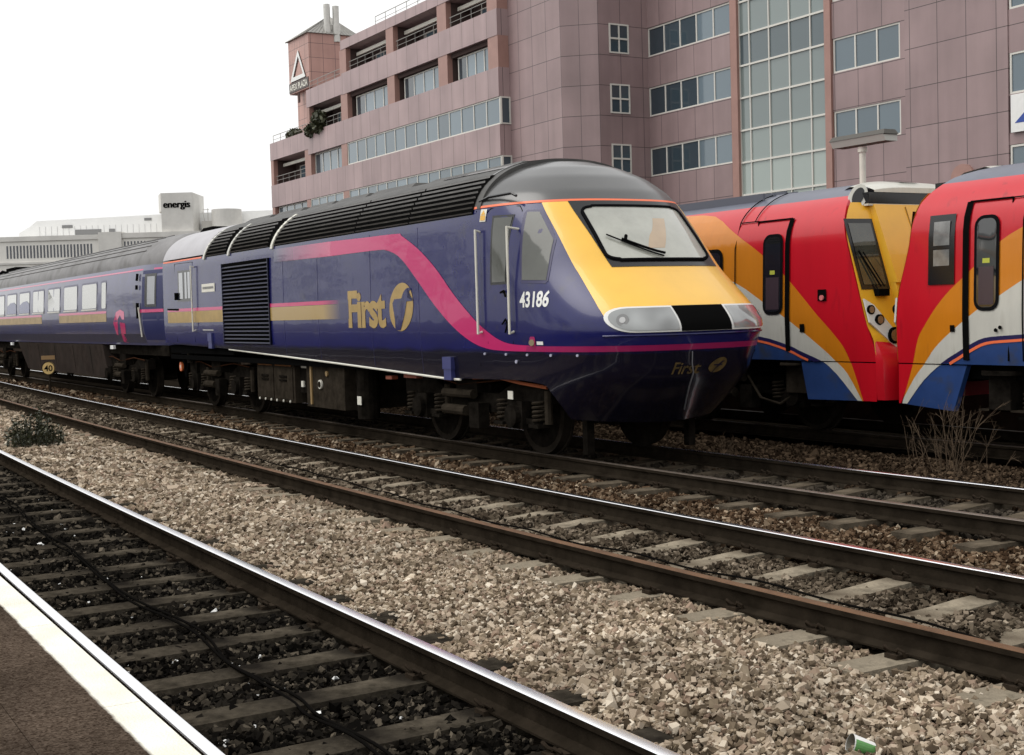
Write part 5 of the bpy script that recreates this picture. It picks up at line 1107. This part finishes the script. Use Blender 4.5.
ep('upper_storey', ECLAD, lambda m: m.prism([(-13.2, 15.0), (-13.2, 15.9), (-11.4, 16.9), (-10.4, 17.7), (9.0, 18.2), (34, 18.4), (34, 15.0)], 5, 20))
UPW = mat('far_grey_window', (.2, .2, .2), .5)
for q in ((-4.5, -.5, 15.35, 16.2), (-6.5, -4.9, 16.5, 16.95), (.7, 1.6, 15.6, 16.2), (6.2, 7.3, 17.3, 17.7), (-9.6, -7.3, 15.2, 15.35)): ep('upper_window', UPW, lambda m: m.box(q[0], q[1], 4.9, 5.05, q[2], q[3]))
ep('cladding_joints', mat('far_joint', (.5, .5, .5), .6), lambda m: [m.box(-10+k*.9, -9.96+k*.9, 4.95, 5.02, 15.0, 16.8) for k in range(22)])
ep('tower', ECON2, lambda m: (m.plan([(8.75, 4.0), (10.0, .5), (14.75, .5), (14.75, 8), (8.75, 8)], 18.3, 21.0), m.plan([(9.5, 2.6), (10.0, .501), (14.749, .501), (14.749, 7.9), (9.5, 7.9)], 14, 18.3)))
ep('chimney_drum', ECON2, lambda m: m.cyl((19.3, 3, 10), (19.3, 3, 18.45), 2.25, n=24))
P_, F_ = text_geo('energis', 1.25, .0); P_[:, 0] *= 3.95/P_[:, 0].max(); ep('lettering', BLK, lambda m: [m.add([(10.4+x_+k*.035, .45-abs(k)*.004-k*.001, 18.45+z_+j) for x_, z_ in P_], F_) for k in (-2, -1, 0, 1, 2) for j in (0, .04)])
ep('roof_plant', ECON2, lambda m: (m.box(15.2, 17.2, 4, 8, 15, 16.9), m.tube([(16, 5, 16.8), (16, 5, 18.9)], .06, 5), m.tube([(15.5, 5, 16.8), (15.2, 5, 18.4)], .05, 5), m.tube([(15.2, 5, 18.7), (16.2, 5, 18.7)], .05, 5)))

# ------------------------------------------------------------------ platform lamp beyond the units
lp = thing('lamp_post', (-16.7, 17.3, 0), 'grey T shaped platform lamp standing behind the red train', 'lamp post')
mb = MB(); mb.cyl((-16.98, 17.3, -.2), (-16.98, 17.3, 4.45), .055, n=12); mb.cyl((-16.98, 17.3, 4.38), (-16.98, 17.3, 4.47), .08, n=12); mb.build('pole', CREAM, lp, smooth=True)
mb = MB(); mb.add([(-17.62, 17.12, 4.62), (-16.30, 17.12, 4.62), (-16.30, 17.48, 4.62), (-17.62, 17.48, 4.62), (-17.58, 17.17, 4.70), (-16.34, 17.17, 4.70), (-16.34, 17.43, 4.70), (-17.58, 17.43, 4.70)], [(0,3,2,1),(4,5,6,7),(0,1,5,4),(1,2,6,5),(2,3,7,6),(3,0,4,7)]); mb.build('lamp_cover', mat('lamp_cover_dark', (.05, .045, .035), .5), lp)
mb = MB(); mb.add([(-17.56, 17.16, 4.50), (-16.30, 17.16, 4.50), (-16.30, 17.44, 4.50), (-17.56, 17.44, 4.50), (-17.59, 17.13, 4.617), (-16.33, 17.13, 4.617), (-16.33, 17.47, 4.617), (-17.59, 17.47, 4.617)], [(0,3,2,1),(4,5,6,7),(0,1,5,4),(1,2,6,5),(2,3,7,6),(3,0,4,7)]); mb.build('lamp_diffuser', mat('diffuser_grey', (.35, .34, .31), .4), lp)

# ------------------------------------------------------------------ speed sign 40
sp_ = thing('speed_sign', (-38.6, 7.72, -.2), 'small round amber speed sign reading 40 on a short post beside the coach', 'sign')
mb = MB(); mb.cyl((-38.6, 7.72, -.25), (-38.6, 7.72, .75), .03, n=8); mb.build('post', UNDL, sp_)
nd = Vector((.86, -.5, 0)); td = Vector((.5, .86, 0)); c = Vector((-38.55, 7.69, .55))
mb = MB(); mb.cyl(c, c+nd*.02, .185, n=28); mb.build('sign_disc', AMB, sp_)
mb = MB()
for k in range(28):
    a0, a1 = 2*math.pi*k/28, 2*math.pi*(k+1)/28; q = lambda a, r: c + nd*.022 + td*math.cos(a)*r + Vector((0, 0, 1))*math.sin(a)*r
    mb.add([q(a0, .185), q(a1, .185), q(a1, .168), q(a0, .168)], [(0, 1, 2, 3)])
mb.build('sign_rim', UND, sp_)
P_, F_ = text_geo('40', .17, .02); P_[:, 0] *= .24/P_[:, 0].max(); mb = MB(); mb.add([c + nd*.024 + td*(x_-.12) + Vector((0, 0, z_-.085)) for x_, z_ in P_], F_); mb.build('lettering', BLK, sp_)
mb = MB(); cc = c + Vector((0, 0, .30)); mb.add([cc + td*a + Vector((0, 0, b_)) + nd*d for d in (0, .02) for a, b_ in ((-.19, -.055), (.19, -.055), (.19, .055), (-.19, .055))], [(0,3,2,1),(4,5,6,7),(0,1,5,4),(1,2,6,5),(2,3,7,6),(3,0,4,7)]); mb.build('sign_plate', mat('amber_plate', (.25, .15, .06), .6), sp_)

# ------------------------------------------------------------------ cables
def cable(pts, r, label, twin=0):
    pts = smooth_poly(pts, 5); mb = MB(); mb.tube([(x_, y_, -.148 + .012*math.sin(x_*4.3)) for x_, y_ in pts], r, 7)
    if twin: mb.tube([(x_+.01, y_+twin*(1+.5*math.sin(x_*2.)), -.150 + .010*math.sin(x_*3.7+1)) for x_, y_ in pts], r, 7)
    return mb.build('cable', CABLE, smooth=True, label=label, cat='cable')
cable([(-20, 2.55), (-16.5, 2.5), (-14.9, 2.52), (-13, 2.42), (-11.72, 2.38), (-10.77, 2.38), (-9.99, 2.32), (-9.36, 2.31), (-8.46, 2.35), (-7.88, 2.39), (-7.11, 2.31), (-6.68, 2.33), (-6.28, 2.36), (-5.97, 2.33), (-5.4, 2.36), (-4.6, 2.3), (-3.6, 2.35)], .0085, 'twin black cable snaking over the soot black sleepers beside the platform', .035)
cable([(-24, 6.2), (-18, 6.15), (-14.94, 6.12), (-12.47, 6.01), (-10.72, 5.95), (-9.26, 5.95), (-8.22, 6.0), (-7.6, 6.03), (-6.62, 6.05), (-6.14, 6.06), (-5.2, 6.0), (-4.2, 6.0)], .008, 'thin black cable lying along the middle track sleepers')

# ------------------------------------------------------------------ plants
mb = MB(); c0 = Vector((-22.1, 4.15, -.2))
for i in range(190):
    a = rng.uniform(0, 2*math.pi); r = .68*rng.uniform(0, 1)**.6; p = c0 + Vector((r*.8*math.cos(a), r*.65*math.sin(a), 0)); h = rng.uniform(.3, .78)*(1-.55*r/.68); ln = Vector((rng.normal(0, .12), rng.normal(0, .12), 1))
    pts = [p + ln*h*t + Vector((0, 0, -.05*t*t)) for t in (0, .4, .75, 1)]; mb.tube(pts, .007, 4, t=rng.uniform(0, .5), r1=.003)
    for t in np.linspace(.2, 1, 7):
        q = p + ln*h*t; d = Vector(rng.normal(size=3)); d.z = abs(d.z)*.6; d.normalize(); b_ = d.orthogonal().normalized(); s_ = rng.uniform(.04, .10)
        mb.add([q, q+d*s_*.5+b_*s_*.22, q+d*s_, q+d*s_*.5-b_*s_*.22], [(0, 1, 2, 3)], 0, 1.8 if rng.random() < .07 else rng.uniform(0, .55))
mb.build('weed_clump', LEAF, fixn=False, label='dark leafy weed clump on the pale ballast at the left', cat='plant')
def bush(c0, n, hmax, spread, label, seed):
    r2 = np.random.default_rng(seed); mb = MB()
    def twig(p, d, L_, r, lv):
        pts = [p]; 
        for k in range(4):
            d = (d + Vector(r2.normal(0, .09, 3))).normalized(); pts.append(pts[-1] + d*L_/4)
        mb.tube(pts, r, 4, r1=r*.45)
        if lv < 3:
            for k in range(r2.integers(2, 4) if lv < 2 else 1):
                t = r2.integers(1, 4); dd = (d + Vector(r2.normal(0, .42, 3))).normalized(); dd.z = abs(dd.z); twig(pts[t], dd, L_*r2.uniform(.3, .6), r*.6, lv+1)
    for i in range(n):
        p = Vector(c0) + Vector((r2.normal(0, spread*.35), r2.normal(0, .12), 0)); d = Vector(((p.x-c0[0])*.9 + r2.normal(0, .2), r2.normal(0, .2), 1)).normalized(); twig(p, d, hmax*r2.uniform(.45, 1), .0045, 0)
    return mb.build('dry_bush', TWIG, fixn=True, label=label, cat='plant')
bush((-10.5, 12.0, -.24), 26, .82, .8, 'bare dry twiggy bush by the dark rail below the right hand train', 5)
bush((-12.9, 10.75, -.24), 9, .42, .35, 'small dry weed stalks beyond the nose of the purple train', 9)

# ------------------------------------------------------------------ paper cup
cu = thing('paper_cup', (-4.07, 4.12, -.12), 'crushed green and white paper cup lying on the pale ballast', 'cup')
ax = Vector((.35, .78, -.30)).normalized(); p0 = Vector((-4.115, 4.065, -.125)); L_ = .105
mb = MB(); n_ = 24; u_ = ax.orthogonal().normalized(); v_ = ax.cross(u_)
def ring(t, r): return [p0 + ax*L_*t + (u_*math.cos(2*math.pi*k/n_) + v_*math.sin(2*math.pi*k/n_))*r for k in range(n_)]
R_s = [(0, .045), (.06, .044), (.45, .040), (.95, .034), (1, .033)]
R0 = [ring(t, r) for t, r in R_s]; 
for i in range(len(R_s)-1):
    for k in range(n_):
        mb.add([R0[i][k], R0[i][(k+1) % n_], R0[i+1][(k+1) % n_], R0[i+1][k]], [(0, 1, 2, 3)], 1 if i == 0 else (0 if (k/n_) < .52 else 1))
mb.add(R0[-1], [tuple(range(n_))], 1); mb.build('cup_wall', [mat('cup_green', (.10, .28, .08), .5), WHITE], cu, smooth=True, angle=40)
mb = MB(); inn = ring(.9, .031); o_ = ring(.01, .041); mb.add(inn + o_, [(k, (k+1) % n_, n_+(k+1) % n_, n_+k) for k in range(n_)] + [tuple(range(n_))]); mb.build('cup_inside', mat('cup_inside', (.2, .19, .16), .7), cu)
mb = MB()
for a0 in (.0, .55): 
    P_ = []
    for t, r in ((.45, .0405), (.8, .0365)):
        P_ += [p0 + ax*L_*t + (u_*math.cos(a) + v_*math.sin(a))*(r+.001) for a in (a0+3.6, a0+3.85)]
    mb.add([P_[0], P_[1], P_[3], P_[2]], [(0, 1, 2, 3)])
mb.build('cup_print', mat('cup_print', (.02, .03, .02), .6), cu)
